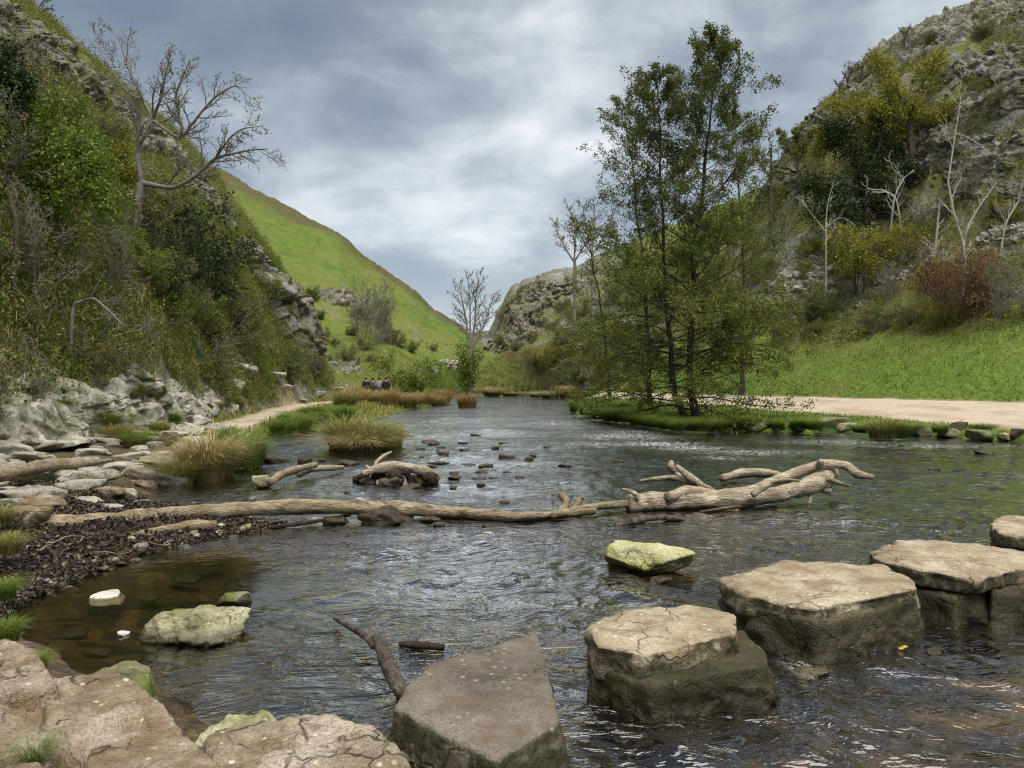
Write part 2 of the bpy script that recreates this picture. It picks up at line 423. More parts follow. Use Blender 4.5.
# ================================================================== geometry collectors
class Geo:
    def __init__(self):
        self.V, self.Q, self.T, self.n = [], [], [], 0
    def add(self, V, Q=None, T=None):
        V = np.asarray(V, float)
        if Q is not None and len(Q): self.Q.append(np.asarray(Q) + self.n)
        if T is not None and len(T): self.T.append(np.asarray(T) + self.n)
        self.V.append(V); self.n += len(V)
    def tube(self, pts, rad, k=5, cap=False, noise=0.0, seed=0, freq=6.0, groove=0.0):
        pts = np.asarray(pts, float); rad = np.asarray(rad, float)
        n = len(pts)
        t = np.gradient(pts, axis=0); t /= np.linalg.norm(t, axis=1, keepdims=True) + 1e-9
        ref = np.array([0, 0, 1.0]) if abs(t[:, 2]).mean() < .8 else np.array([1.0, 0, 0])
        a = np.cross(t, ref); a /= np.linalg.norm(a, axis=1, keepdims=True) + 1e-9
        b = np.cross(t, a)
        th = np.arange(k) / k * 2 * math.pi
        ring = a[:, None, :] * np.cos(th)[None, :, None] + b[:, None, :] * np.sin(th)[None, :, None]
        V = pts[:, None, :] + ring * rad[:, None, None]
        if noise:
            q = V.reshape(-1, 3)
            d = fbm(q * freq, 4, seed).reshape(n, k)
            if groove:
                ga = np.stack([np.tile(np.cos(th), n) * 1.6, np.tile(np.sin(th), n) * 1.6, np.repeat(np.linspace(0, n / 14, n), k) + seed], 1)
                d = d + groove / noise * (fbm(ga, 4, seed + 50) * 1.6).reshape(n, k)
            V = pts[:, None, :] + ring * (rad[:, None] * (1 + noise * d))[:, :, None]
        V = V.reshape(-1, 3)
        i = np.arange(n - 1)[:, None] * k; j = np.arange(k)[None, :]; j2 = (j + 1) % k
        Q = np.stack([i + j, i + j2, i + k + j2, i + k + j], -1).reshape(-1, 4)
        T = None
        if cap:
            V = np.vstack([V, pts[0] - t[0] * rad[0] * .06, pts[-1] + t[-1] * rad[-1] * .3])
            jj = np.arange(k); j3 = (jj + 1) % k
            T = np.vstack([np.stack([np.full(k, n * k), j3, jj], 1), np.stack([np.full(k, n * k + 1), (n - 1) * k + jj, (n - 1) * k + j3], 1)])
        self.add(V, Q, T)
    def mesh(self, name, mat, smooth=True):
        V = np.concatenate(self.V) if self.V else np.zeros((0, 3))
        return make_mesh(name, V, np.concatenate(self.Q) if self.Q else None, np.concatenate(self.T) if self.T else None, mat, smooth)

def unit(v):
    v = np.asarray(v, float); return v / (np.linalg.norm(v, axis=-1, keepdims=True) + 1e-9)

def leaf_mesh(name, C, size, mat, aspect=.55, flat=0.0, r=None):
    """one small diamond per centre, turned at random"""
    r = r or np.random.default_rng(len(C))
    n = len(C)
    nrm = unit(r.normal(size=(n, 3)) + np.array([0, 0, flat]))
    a = unit(np.cross(nrm, r.normal(size=(n, 3))))
    b = np.cross(nrm, a)
    s = (size * r.uniform(.6, 1.25, n))[:, None]
    fold = nrm * s * .15
    V = np.stack([C - a * s * .5, C + b * s * aspect * .5 + fold, C + a * s * .5, C - b * s * aspect * .5 + fold], 1).reshape(-1, 3)
    Q = np.arange(4 * n).reshape(-1, 4)
    return make_mesh(name, V, Q, None, mat, False)

def blade_mesh(name, P, height, width, mat, lean=.35, segs=1, r=None, droop=.0, dirs=None):
    """grass blades; segs=1 gives single triangles, more gives arching strips"""
    r = r or np.random.default_rng(len(P))
    n = len(P)
    hh = height * r.uniform(.45, 1.3, n) if np.ndim(height) == 0 else height * r.uniform(.55, 1.25, n)
    az = r.uniform(0, 2 * math.pi, n)
    out = np.stack([np.cos(az), np.sin(az), 0 * az], 1) if dirs is None else dirs
    ln = (lean * r.uniform(.2, 1.3, n))[:, None]
    side = np.stack([-out[:, 1], out[:, 0], 0 * az], 1)
    w = width * r.uniform(.7, 1.3, n)
    if segs == 1:
        tip = P + (out * ln + np.array([0, 0, 1.0])) * hh[:, None]
        V = np.stack([P - side * w[:, None] * .5, P + side * w[:, None] * .5, tip], 1).reshape(-1, 3)
        return make_mesh(name, V, None, np.arange(3 * n).reshape(-1, 3), mat, False)
    rows = []
    for k in range(segs + 1):
        f = k / segs
        c = P + out * (ln * f ** 1.7 * hh[:, None] * (1 + droop)) + np.array([0, 0, 1.0]) * ((f - droop * f ** 2.6) * hh)[:, None]
        ww = (w * (1 - f) ** .7 + w * .08)[:, None] * .5
        rows += [c - side * ww, c + side * ww]
    V = np.stack(rows, 1)                                        # n, 2(segs+1), 3
    m = 2 * (segs + 1)
    base = (np.arange(n) * m)[:, None]
    Q = np.concatenate([base + np.array([2 * k, 2 * k + 1, 2 * k + 3, 2 * k + 2]) for k in range(segs)])
    return make_mesh(name, V.reshape(-1, 3), Q, None, mat, False)

_ICO = {}
def ico(sub):
    if sub not in _ICO:
        bm = bmesh.new(); bmesh.ops.create_icosphere(bm, subdivisions=sub, radius=1)
        V = np.array([v.co[:] for v in bm.verts]); T = np.array([[v.index for v in f.verts] for f in bm.faces])
        bm.free(); _ICO[sub] = (unit(V), T)
    return _ICO[sub]

def planes_to_rock(N, D, sub, p=26):
    """surface of a convex body given by planes n.x <= d round its centre, with softened edges"""
    dirs, T = ico(sub)
    q = np.clip(dirs @ N.T / D[None, :], 1e-6, None)
    r = (q ** p).sum(1) ** (-1.0 / p)
    return dirs * r[:, None], T

def boulder_mesh(name, size, seed, mat, sub=4, nplanes=13, rough=.06, freq=3.0, flat_top=False):
    r = np.random.default_rng(seed)
    N = unit(r.normal(size=(nplanes, 3)))
    D = r.uniform(.55, 1.0, nplanes)
    if flat_top:
        N = np.vstack([N, unit(np.array([[.05, .03, 1.0]]))]); D = np.append(D, .5)
    N = np.vstack([N, np.eye(3), -np.eye(3)]); D = np.append(D, np.full(6, 1.0))
    V, T = planes_to_rock(N, D, sub, 22)
    V = V * np.asarray(size) * .5
    m = float(np.mean(size))
    d = fbm(V / m * freq + seed * 3.1, 5, seed) * rough * m + fbm(V / m * freq * .5 + seed, 3, seed + 9, ridged=True) * rough * m * .6
    V = V + unit(V) * d[:, None]
    return make_mesh(name, V, None, T, mat)

def slab_mesh(name, poly, ztop, zbot, mat, seed=1, sub=6, batter=.10, soft=40, rough=.010, side_rough=.035, tilt=(0, 0), chips=.05, ledge=0.0):
    """dressed stone block: a polygon outline at ztop, sides widening a little to zbot"""
    P = np.asarray(poly, float)[:, :2]
    c2 = P.mean(0); P = P - c2
    if np.sum(P[:, 0] * np.roll(P[:, 1], -1) - np.roll(P[:, 0], -1) * P[:, 1]) < 0: P = P[::-1]
    hz = (ztop - zbot) / 2; cz = (ztop + zbot) / 2
    N, D = [], []
    for k in range(len(P)):
        a, b = P[k], P[(k + 1) % len(P)]
        e = b - a
        nn = np.array([e[1], -e[0]]); L = np.linalg.norm(nn)
        if L < 1e-6: continue
        nn /= L
        n3 = unit(np.array([nn[0], nn[1], batter]))
        N.append(n3); D.append(n3 @ np.array([a[0], a[1], hz]))
    N.append(unit(np.array([tilt[0], tilt[1], 1.0]))); D.append(hz)
    N.append(np.array([0, 0, -1.0])); D.append(hz)
    N = np.array(N); D = np.clip(np.array(D), .03, None)
    V, T = planes_to_rock(N, D, sub, soft)
    W = V + np.array([seed * 7.7, seed * 3.3, 0])
    top = sstep(.5, .95, V[:, 2] / hz)
    amp = rough * top + side_rough * (1 - top)
    d = fbm(W * 4.5, 5, seed) * amp * 1.6 + fbm(W * 16, 3, seed + 3) * amp * .5
    # chipped edges: bite where top and sides meet
    edge = np.exp(-((V[:, 2] / hz - .93) / .12) ** 2)
    d = d - chips * edge * np.clip(fbm(W * 5.5, 3, seed + 5) + .12, 0, 1)
    if ledge: d = d + ledge * (voronoi(W * np.array([2.2, 2.2, 5.0]), seed)[2] - .5) * (1 - top)
    out = unit(V * np.array([1, 1, .4]))
    V = V + out * (d * (1 - top))[:, None] - np.array([0, 0, 1.0]) * (-(d * top))[:, None]
    me = make_mesh(name, V, None, T, mat)
    return me, (c2[0], c2[1], cz)

# ================================================================== ground, hills, water, paths
def grid_faces(nr, nc):
    i = np.arange(nr - 1)[:, None] * nc; j = np.arange(nc - 1)[None, :]
    return np.stack([i + j, i + j + 1, i + nc + j + 1, i + nc + j], -1).reshape(-1, 4)

def ground_material():
    M = Mat('valley_ground')
    P = M.pos()
    big = M.noise(.06, 4, .55); med = M.noise(.55, 5, .6); fine = M.noise(4.0, 5, .65); tiny = M.noise(22, 3, .6)
    g = M.ramp(M.math('ADD', M.math('MULTIPLY', med, .55), M.math('MULTIPLY', fine, .45)), [(.32, (.05, .065, .016)), (.45, (.08, .128, .018)), (.56, (.12, .172, .027)), (.70, (.20, .19, .06))])
    g = M.mix(M.ramp(big, [(.42, 0), (.62, .6)]), g, M.ramp(fine, [(.3, (.11, .115, .03)), (.7, (.22, .20, .055))]))
    lush = M.attr('lush')
    g = M.mix(lush, g, M.ramp(M.math('ADD', M.math('MULTIPLY', fine, .6), M.math('MULTIPLY', tiny, .4)), [(.33, (.05, .085, .013)), (.5, (.10, .16, .022)), (.66, (.17, .215, .042))]))
    moor = M.attr('moor')
    g = M.mix(moor, g, M.ramp(fine, [(.3, (.055, .05, .022)), (.7, (.13, .11, .05))]))
    scrub = M.attr('scrub')
    g = M.mix(scrub, g, M.ramp(fine, [(.3, (.07, .075, .022)), (.55, (.135, .135, .04)), (.75, (.21, .175, .075))]))
    rk = M.math('MULTIPLY', M.attr('rock'), M.ramp(M.noise(.5, 6, .7), [(.40, 0), (.52, 1)]))
    rc = M.ramp(M.math('ADD', M.math('MULTIPLY', med, .4), M.math('MULTIPLY', fine, .6)), [(.32, (.085, .08, .07)), (.5, (.20, .19, .175)), (.66, (.34, .33, .30))])
    g = M.mix(rk, g, rc)
    grav = M.ramp(M.math('ADD', M.math('MULTIPLY', fine, .5), M.math('MULTIPLY', tiny, .5)), [(.33, (.25, .185, .12)), (.5, (.37, .29, .205)), (.68, (.48, .39, .29))])
    g = M.mix(M.attr('gravel'), g, grav)
    lit = M.ramp(M.math('ADD', M.math('MULTIPLY', M.noise(9, 5, .7), .6), M.math('MULTIPLY', M.noise(45, 3), .4)), [(.34, (.025, .017, .012)), (.5, (.075, .05, .034)), (.68, (.20, .155, .11))])
    g = M.mix(M.attr('litter'), g, lit)
    stones = M.vor(3.2, 'F1', None, 1)
    bs = M.sep(stones).outputs[0]
    bed = M.ramp(M.math('ADD', M.math('MULTIPLY', fine, .6), M.math('MULTIPLY', bs, .4)), [(.25, (.012, .008, .004)), (.5, (.042, .028, .011)), (.75, (.13, .085, .034))])
    bed = M.mix(M.math('MULTIPLY', M.ramp(M.noise(.35, 3), [(.46, 0), (.58, 1)]), M.attr('weed')), bed, M.mix(fine, (.012, .035, .012), (.05, .10, .035)))
    bed = M.mix(M.math('MULTIPLY', M.attr('amber'), .85), bed, M.ramp(M.math('ADD', M.math('MULTIPLY', fine, .6), M.math('MULTIPLY', bs, .4)), [(.28, (.02, .010, .003)), (.48, (.13, .065, .016)), (.7, (.36, .21, .07))]))
    g = M.mix(M.attr('bed'), g, bed)
    h = M.math('ADD', M.math('MULTIPLY', fine, 1.0), M.math('MULTIPLY', tiny, .35))
    h2 = M.math('MULTIPLY', med, 2.2)
    nrm = M.bump(h, .7, .12, M.bump(h2, .6, .5))
    return M.done(M.principled(g, .9, nrm, .2))

ang = np.concatenate([np.linspace(-100, -42, 40)[:-1], np.linspace(-42, 42, 620), np.linspace(42, 100, 40)[1:]])
dist = np.concatenate([np.geomspace(.6, 5, 40)[:-1], np.geomspace(5, 12, 90)[:-1], np.geomspace(12, 80, 330)[:-1], np.geomspace(80, 180, 150)[:-1], np.geomspace(180, 2500, 40)])
A, Dm = np.meshgrid(np.radians(ang), dist)
GX, GY = Dm * np.sin(A), Dm * np.cos(A)
GX = GX.ravel(); GY = GY.ravel()
hl, hg, hc, hr, n1, n2 = hill_parts(GX, GY)
GZ = H(GX, GY)
sd = river_sd(GX, GY)
gp = np.stack([GX, GY, GZ], 1)
detail = fbm(gp * 1.3, 4, 77)
lw = left_w(GX, GY); wr_, t_ = right_wt(GX, GY)
steepL = sstep(.5, 2.5, lw) * (GY < 80)
nz1 = fbm(gp * .25, 4, 91)
left_zone = (lw > 0) & (GY < 72)
right_zone = (wr_ > 0) & (GX > 3) & (hr >= hc - .5)
far_left = (~left_zone) & (hg > hc) & (GX < 6) & (GY > 60)
crag_zone = (~left_zone) & (~right_zone) & (hc >= hg) & (GY > 96)
rock = np.zeros_like(GX)
rock = np.where(left_zone, np.maximum(sstep(1.3, .3, lw + nz1 * 1.2), .8 * sstep(.18, .4, nz1 + .010 * (lw - 8))) , rock)
rock = np.where(right_zone, sstep(10, 17, wr_ + nz1 * 9) * sstep(-.10, .22, nz1 + .012 * (wr_ - 18)), rock)
rock = np.where(crag_zone, sstep(.30, .62, hc / np.maximum(np.interp(GX, C_X, C_Z), 1) + nz1 * .5) * sstep(24, 6, GX), rock)
rock = np.where(far_left, .35 * sstep(.15, .4, nz1) * sstep(24, 8, GZ), rock)
scrub = np.where(left_zone, .8, 0.0); scrub = np.where(right_zone, .85 * sstep(7.5, 12, wr_ + nz1 * 6), scrub)
scrub = np.where(crag_zone, .55 * sstep(3, 9, GZ + nz1 * 6), scrub)
crest = np.interp(GX * 160 / np.clip(GY, 110, 160), G_X, G_Z)
moor = np.where(far_left, sstep(.84, .97, GZ / np.maximum(crest, 1) + nz1 * .10) * .9, 0)
moor = np.maximum(moor, .9 * sstep(200, 280, GY))
gravel = path_mask(GX, GY) * (GX > 2)
LPXY = np.array([(-9.6, 24.5), (-9.9, 27), (-10.3, 30.5), (-11.0, 35), (-11.7, 40), (-12.1, 45), (-12.3, 50), (-12.25, 55), (-12.2, 59), (-12.6, 64)])
def left_path_d(x, y):
    d = np.full(x.shape, 1e9)
    for k in range(len(LPXY) - 1):
        a, b = LPXY[k], LPXY[k + 1]; e = b - a
        t = np.clip(((x - a[0]) * e[0] + (y - a[1]) * e[1]) / (e @ e), 0, 1)
        d = np.minimum(d, np.hypot(x - a[0] - t * e[0], y - a[1] - t * e[1]))
    return d
lpd = left_path_d(GX, GY)
gravel = np.maximum(gravel, sstep(.9, .6, lpd + nz1 * .5))
litter = sstep(12.5, 11.5, GY) * sstep(-1.0, -2.0, GX) * (sd > -.25)
rocky_bank = sstep(24, 20, GY) * sstep(.6, -.3, lw) * (GX < -3) * (sd > -.1)
litter = np.maximum(litter, rocky_bank * .85)
lush = np.where(right_zone, sstep(9, 4, wr_ + nz1 * 5) * sstep(-.35, .15, nz1 + .3 - .02 * (t_ + 4)), 0)
lush = np.maximum(lush, (GX > 2) * (sd > 0) * (wr_ < 0) * .8)
lush = np.maximum(lush, np.where(far_left, .45 * sstep(.25, .0, np.abs(nz1)) * sstep(6, 16, GZ), 0))
bed = sstep(.10, -.06, sd)
weed = sstep(2, 6, GX + .4 * (GY - 12)) * sstep(9, 14, GY)
lush = np.clip(lush, 0, 1)
Fq = grid_faces(len(dist), len(ang))
fc = Fq[:, 0]
zone = np.where(left_zone, 1, np.where(right_zone & (wr_ > .6), 4, np.where(crag_zone & (hc > .8), 3, np.where(far_left & (hg > .8), 2, 0))))[fc]
MAT['ground'] = ground_material()
attrs = dict(rock=rock, scrub=scrub, moor=moor, gravel=gravel, litter=litter, lush=lush, bed=bed, weed=weed, amber=sstep(.3, 2.0, GX) * sstep(7.2, 5.6, GY))
GV = np.stack([GX, GY, GZ], 1)
for zi, (nm, lb) in enumerate([('ground', 'river bed and low banks of the valley floor'), ('hill', 'steep scrubby left hillside with limestone at its foot'), ('hill', 'long smooth green hill rising behind the left spur'), ('hill', 'craggy hill closing the valley behind the river bend'), ('hill', 'right hillside of grass below and rock above the path')]):
    Fz = Fq[zone == zi]
    used = np.unique(Fz); remap = np.zeros(len(GV), np.int64); remap[used] = np.arange(len(used))
    o = obj(nm, make_mesh(nm, GV[used], remap[Fz], None, MAT['ground'], True, {k: v[used] for k, v in attrs.items()}))
    tag(o, lb, None, None, 'structure')

# height of the built ground, with its fine relief
def HZ(x, y):
    return float(H(np.array([x]), np.array([y]))[0])
def on_ground(x, y, d=0.0):
    return (x, y, HZ(x, y) + d)

# ---- river surface
def water_material():
    M = Mat('river_water')
    P = M.pos()
    calm = M.attr('calm')
    warp = M.n('ShaderNodeTexNoise', None, Vector=P, Scale=.45, Detail=2.0)
    wv = M.n('ShaderNodeVectorMath', {'operation': 'MULTIPLY'}, i0=warp.outputs[1], i1=(1.6, 1.6, 0)).outputs[0]
    pv = M.n('ShaderNodeVectorMath', {'operation': 'ADD'}, i0=P, i1=wv).outputs[0]
    a = M.noise(2.6, 3, .55, M.scaled(pv, (.75, 1.25, 1)), .9)
    b = M.noise(7.5, 3, .6, M.scaled(pv, (.7, 1.3, 1)), .7)
    c = M.noise(21, 2, .5, pv)
    patch = M.ramp(M.noise(.30, 3, .6), [(.38, .45), (.62, 1)])
    h = M.math('ADD', M.math('MULTIPLY', a, 1.0), M.math('ADD', M.math('MULTIPLY', b, .42), M.math('MULTIPLY', c, .05)))
    st = M.math('MULTIPLY', patch, M.math('SUBTRACT', 1.0, M.math('MULTIPLY', calm, .95)))
    bp = M.n('ShaderNodeBump', None, Height=h, Distance=.16); M.set(bp.inputs['Strength'], M.math('MULTIPLY', st, .72))
    nrm = bp.outputs[0]
    fr = M.n('ShaderNodeFresnel', None, IOR=1.45, Normal=nrm).outputs[0]
    gl = M.n('ShaderNodeBsdfGlossy', None, Color=(1.0, .99, .97), Roughness=.04, Normal=nrm).outputs[0]
    tint = M.mix(M.attr('deep'), (.66, .62, .50), (.27, .45, .41))
    tr = M.n('ShaderNodeBsdfTransparent', None, Color=tint).outputs[0]
    ms = M.n('ShaderNodeMixShader'); M.set(ms.inputs[0], M.math('MULTIPLY', fr, M.math('SUBTRACT', 2.7, M.math('MULTIPLY', calm, 1.5)), True)); M.set(ms.inputs[1], tr); M.set(ms.inputs[2], gl)
    # broken white water
    fm = M.math('MULTIPLY', M.attr('foam'), M.ramp(M.noise(9, 5, .75, M.scaled(pv, (1, 1.2, 1))), [(.50, 0), (.60, 1)]))
    wh = M.n('ShaderNodeBsdfDiffuse', None, Color=(.72, .75, .76)).outputs[0]
    m2 = M.n('ShaderNodeMixShader'); M.set(m2.inputs[0], fm); M.set(m2.inputs[1], ms.outputs[0]); M.set(m2.inputs[2], wh)
    return M.done(m2.outputs[0])

wa = np.radians(np.concatenate([np.linspace(-70, -40, 20)[:-1], np.linspace(-40, 40, 430), np.linspace(40, 75, 24)[1:]]))
wd = np.concatenate([np.linspace(1.2, 4, 20)[:-1], np.geomspace(4, 40, 420)[:-1], np.geomspace(40, 125, 90)])
WA, WD = np.meshgrid(wa, wd)
WX, WY = (WD * np.sin(WA)).ravel(), (WD * np.cos(WA)).ravel()
wsd = river_sd(WX, WY)
wp = np.stack([WX, WY, 0 * WX], 1)
wq = wp * np.array([1, .8, 1]) + np.stack([fbm(wp * .5, 2, 40), fbm(wp * .5, 2, 41), 0 * WX], 1) * .8
calm = np.exp(-np.maximum(((WX + 3.3) / 1.6) ** 2 + ((WY - 7.2) / 2.4) ** 2, 0) ** 1.5) * 1.3
calm = np.clip(calm, 0, 1)
amp = (.020 + .020 * sstep(-.2, .3, fbm(wp * .3, 2, 43))) * (1 - .97 * calm) * sstep(60, 30, WY)
amp = amp * (1 + .6 * sstep(1, 4, WX) * sstep(8, 5, WY))
WZ = (fbm(wq * 1.9, 2, 44) * 1.5 + fbm(wq * 4.2, 2, 45) * .7) * amp
foam = np.zeros_like(WX)
for (px, py, sx, sy, a) in [(620, 436, 1.4, 1.6, .95), (655, 444, 1.2, .9, 1.0), (690, 448, 1.0, .8, .9), (600, 444, 1.2, .9, .6), (745, 452, 1.5, .7, .6), (805, 668, .10, .14, .7), (640, 432, 1.6, 1.4, .55), (505, 433, .8, 1.5, .5), (470, 421, 1.2, 2, .4), (720, 458, .6, .5, .5), (560, 424, 2.0, 2.0, .45), (930, 446, 2, .7, .45), (850, 442, 2, 1, .45)]:
    c = at_z(px, py)
    foam = np.maximum(foam, a * np.exp(-((WX - c[0]) / sx) ** 2 - ((WY - c[1]) / sy) ** 2))
deep = sstep(1.0, 5, WX + .25 * (WY - 14)) * sstep(9, 16, WY) * .9
Wq = grid_faces(len(wd), len(wa))
keep = (wsd[Wq] < .9).any(1)
Wq = Wq[keep]
used = np.unique(Wq); remap = np.zeros(len(WX), np.int64); remap[used] = np.arange(len(used))
MAT['water'] = water_material()
o = obj('river_water', make_mesh('river_water', np.stack([WX, WY, WZ], 1)[used], remap[Wq], None, MAT['water'], True, {'calm': calm[used], 'foam': foam[used], 'deep': deep[used]}))
tag(o, 'shallow rippling river reflecting the grey sky', None, None, 'structure')

# ---- wide gravel path on the right, narrow path on the left
def gravel_material():
    M = Mat('pale_gravel')
    fine = M.noise(5, 5, .65); tiny = M.noise(40, 3, .6); big = M.noise(.5, 4, .6)
    col = M.ramp(M.math('ADD', M.math('MULTIPLY', fine, .5), M.math('MULTIPLY', tiny, .5)), [(.33, (.31, .24, .17)), (.5, (.46, .38, .29)), (.68, (.57, .49, .385))])
    col = M.mix(M.ramp(big, [(.47, 0), (.62, .65)]), col, (.29, .225, .15))
    return M.done(M.principled(col, .92, M.bump(M.math('ADD', fine, tiny), .4, .04), .2))
MAT['gravel'] = gravel_material()
tt = np.linspace(-26, 46, 220); ww = np.linspace(0, 1, 26)
TT, WW = np.meshgrid(tt, ww, indexing='ij')
wf = np.interp(TT, P_T, P_W)
edge = fbm(np.stack([TT.ravel() * .5, 0 * TT.ravel(), 0 * TT.ravel()], 1), 3, 3).reshape(TT.shape)
WRr = -wf * (1 - WW) + .35 * edge * (1 - 2 * WW) + .15 * np.sin(TT * 1.3) * WW
PXx = 22.5 + .832 * WRr - .553 * TT; PYy = 34.7 + .553 * WRr + .832 * TT
PZ = H(PXx.ravel(), PYy.ravel()).reshape(TT.shape) + .03
PZ[:, 0] -= .08; PZ[:, -1] -= .08
o = obj('path', make_mesh('path', np.stack([PXx, PYy, PZ], -1).reshape(-1, 3), grid_faces(*TT.shape)[:, ::-1], None, MAT['gravel']))
tag(o, 'wide pale gravel path along the right bank below the grass slope', None, None, 'structure')
pp = []
for k in range(len(LPXY) - 1):
    for f in np.linspace(0, 1, 8, endpoint=False): pp.append(LPXY[k] * (1 - f) + LPXY[k + 1] * f)
pp = np.array(pp)
tan = unit(np.gradient(pp, axis=0)); sid = np.stack([-tan[:, 1], tan[:, 0]], 1)
rows = []
for f in np.linspace(-1, 1, 9):
    wob = fbm(np.stack([pp[:, 0] * .6, pp[:, 1] * .6, 0 * pp[:, 0] + f * 3], 1), 2, 8)[:, None] * .35
    q = pp + sid * (f * .72 + wob * f) * np.interp(pp[:, 1], [25, 50, 64], [1, .8, .45])[:, None]
    z = H(q[:, 0], q[:, 1]) + (.03 if abs(f) < .9 else -.05)
    rows.append(np.column_stack([q, z]))
rows = np.stack(rows, 1)
o = obj('path', make_mesh('path', rows.reshape(-1, 3), grid_faces(rows.shape[0], rows.shape[1]), None, MAT['gravel']))
tag(o, 'narrow trodden footpath under the left hillside', None, None, 'structure')

# ================================================================== stepping stones
def top_poly(pts, z):
    return [at_z(px, py, z)[:2] for px, py in pts]

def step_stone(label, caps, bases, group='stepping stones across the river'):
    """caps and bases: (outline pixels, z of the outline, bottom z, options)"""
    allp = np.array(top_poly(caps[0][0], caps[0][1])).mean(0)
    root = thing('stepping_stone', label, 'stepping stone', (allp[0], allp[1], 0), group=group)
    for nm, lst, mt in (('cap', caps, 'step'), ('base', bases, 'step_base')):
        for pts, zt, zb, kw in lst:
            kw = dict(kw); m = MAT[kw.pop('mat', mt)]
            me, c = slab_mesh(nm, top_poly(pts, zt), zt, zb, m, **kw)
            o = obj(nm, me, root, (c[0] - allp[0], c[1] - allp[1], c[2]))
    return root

def lone_stone(label, pts, zt, zb, mat, cat='stone', name='stone_slab', group=None, **kw):
    me, c = slab_mesh(name, top_poly(pts, zt), zt, zb, MAT[mat], **kw)
    return tag(obj(name, me, None, c), label, cat, group)

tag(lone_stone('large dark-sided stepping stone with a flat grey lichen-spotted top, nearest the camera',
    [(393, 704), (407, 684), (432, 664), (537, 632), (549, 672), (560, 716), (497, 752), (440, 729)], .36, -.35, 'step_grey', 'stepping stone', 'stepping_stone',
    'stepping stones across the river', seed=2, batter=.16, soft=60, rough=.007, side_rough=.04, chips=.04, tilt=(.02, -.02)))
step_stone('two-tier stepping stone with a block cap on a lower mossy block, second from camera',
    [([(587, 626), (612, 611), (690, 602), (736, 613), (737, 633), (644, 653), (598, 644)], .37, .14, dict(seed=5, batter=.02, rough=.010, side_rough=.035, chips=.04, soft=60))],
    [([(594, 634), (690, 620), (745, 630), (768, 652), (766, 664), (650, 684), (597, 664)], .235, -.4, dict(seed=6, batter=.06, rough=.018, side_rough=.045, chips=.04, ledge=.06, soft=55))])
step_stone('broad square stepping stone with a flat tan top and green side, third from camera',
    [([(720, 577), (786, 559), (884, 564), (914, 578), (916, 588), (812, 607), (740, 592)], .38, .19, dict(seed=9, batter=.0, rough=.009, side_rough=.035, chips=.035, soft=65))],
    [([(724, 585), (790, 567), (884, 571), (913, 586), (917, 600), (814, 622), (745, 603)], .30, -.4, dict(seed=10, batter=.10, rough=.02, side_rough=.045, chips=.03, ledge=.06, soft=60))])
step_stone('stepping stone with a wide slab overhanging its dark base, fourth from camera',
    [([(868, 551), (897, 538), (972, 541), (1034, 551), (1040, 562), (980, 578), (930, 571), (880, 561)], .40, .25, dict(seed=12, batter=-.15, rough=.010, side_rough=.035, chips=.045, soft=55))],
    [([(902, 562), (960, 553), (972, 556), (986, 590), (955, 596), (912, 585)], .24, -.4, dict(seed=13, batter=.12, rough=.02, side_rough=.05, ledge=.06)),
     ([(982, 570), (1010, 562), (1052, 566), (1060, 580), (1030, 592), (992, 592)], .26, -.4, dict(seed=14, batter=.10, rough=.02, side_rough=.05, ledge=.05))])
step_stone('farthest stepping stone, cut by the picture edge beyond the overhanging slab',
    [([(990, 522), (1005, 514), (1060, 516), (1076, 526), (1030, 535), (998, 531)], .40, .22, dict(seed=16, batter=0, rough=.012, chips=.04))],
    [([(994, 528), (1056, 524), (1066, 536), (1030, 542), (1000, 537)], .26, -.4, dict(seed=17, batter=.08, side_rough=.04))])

# foreground bank stones, lower corner
lone_stone('flat pinkish-brown slab at the bottom edge between two rough blocks', [(90, 748), (120, 738), (188, 735), (225, 770), (240, 800), (70, 800)], .42, -.2, 'bankstone', seed=21, soft=60, rough=.006, chips=.02, batter=.1)
lone_stone('broad rough brown slab at the bottom edge beside the dark-sided stepping stone', [(205, 738), (250, 722), (330, 712), (375, 722), (408, 756), (420, 800), (230, 800)], .36, -.3, 'bankstone', seed=23, soft=55, rough=.02, chips=.05, batter=.2)
lone_stone('pale knobbly rock between the pool and the brown slabs', [(196, 726), (230, 712), (262, 707), (282, 720), (268, 736), (215, 740)], .20, -.3, 'greenrock', 'rock', 'bank_rock', seed=24, soft=14, rough=.05, batter=.4, side_rough=.06)
lone_stone('brown pitted block with small puddle hollows in the lower corner', [(38, 690), (110, 676), (150, 690), (182, 724), (150, 742), (90, 752), (48, 735)], .37, -.3, 'bankstone', 'rock', 'bank_rock', seed=26, soft=45, rough=.03, chips=.06, tilt=(.06, -.05), batter=.25, side_rough=.06)
lone_stone('pale block with a mossy front edge at the corner of the brown pool', [(84, 672), (120, 660), (150, 662), (153, 676), (140, 694), (104, 690)], .30, -.3, 'mossrock', 'rock', 'bank_rock', seed=27, soft=24, rough=.03, batter=.2)
lone_stone('pinkish layered block at the picture edge above the pitted block', [(-40, 650), (10, 640), (36, 650), (58, 684), (30, 694), (-45, 690)], .46, -.2, 'bankstone', 'rock', 'bank_rock', seed=28, soft=48, rough=.025, chips=.05, tilt=(-.04, -.04), batter=.2)
lone_stone('broken brown rock at the picture edge below the layered block', [(-60, 705), (0, 694), (46, 706), (66, 732), (10, 752), (-70, 752)], .40, -.2, 'bankstone', 'rock', 'bank_rock', seed=29, soft=40, rough=.03, chips=.06, tilt=(.05, .05), batter=.3, side_rough=.07)
lone_stone('rough brown rock lowest in the corner of the picture', [(-70, 762), (0, 752), (40, 762), (48, 800), (-70, 810)], .34, -.2, 'bankstone', 'rock', 'bank_rock', seed=31, soft=40, rough=.03, batter=.3)

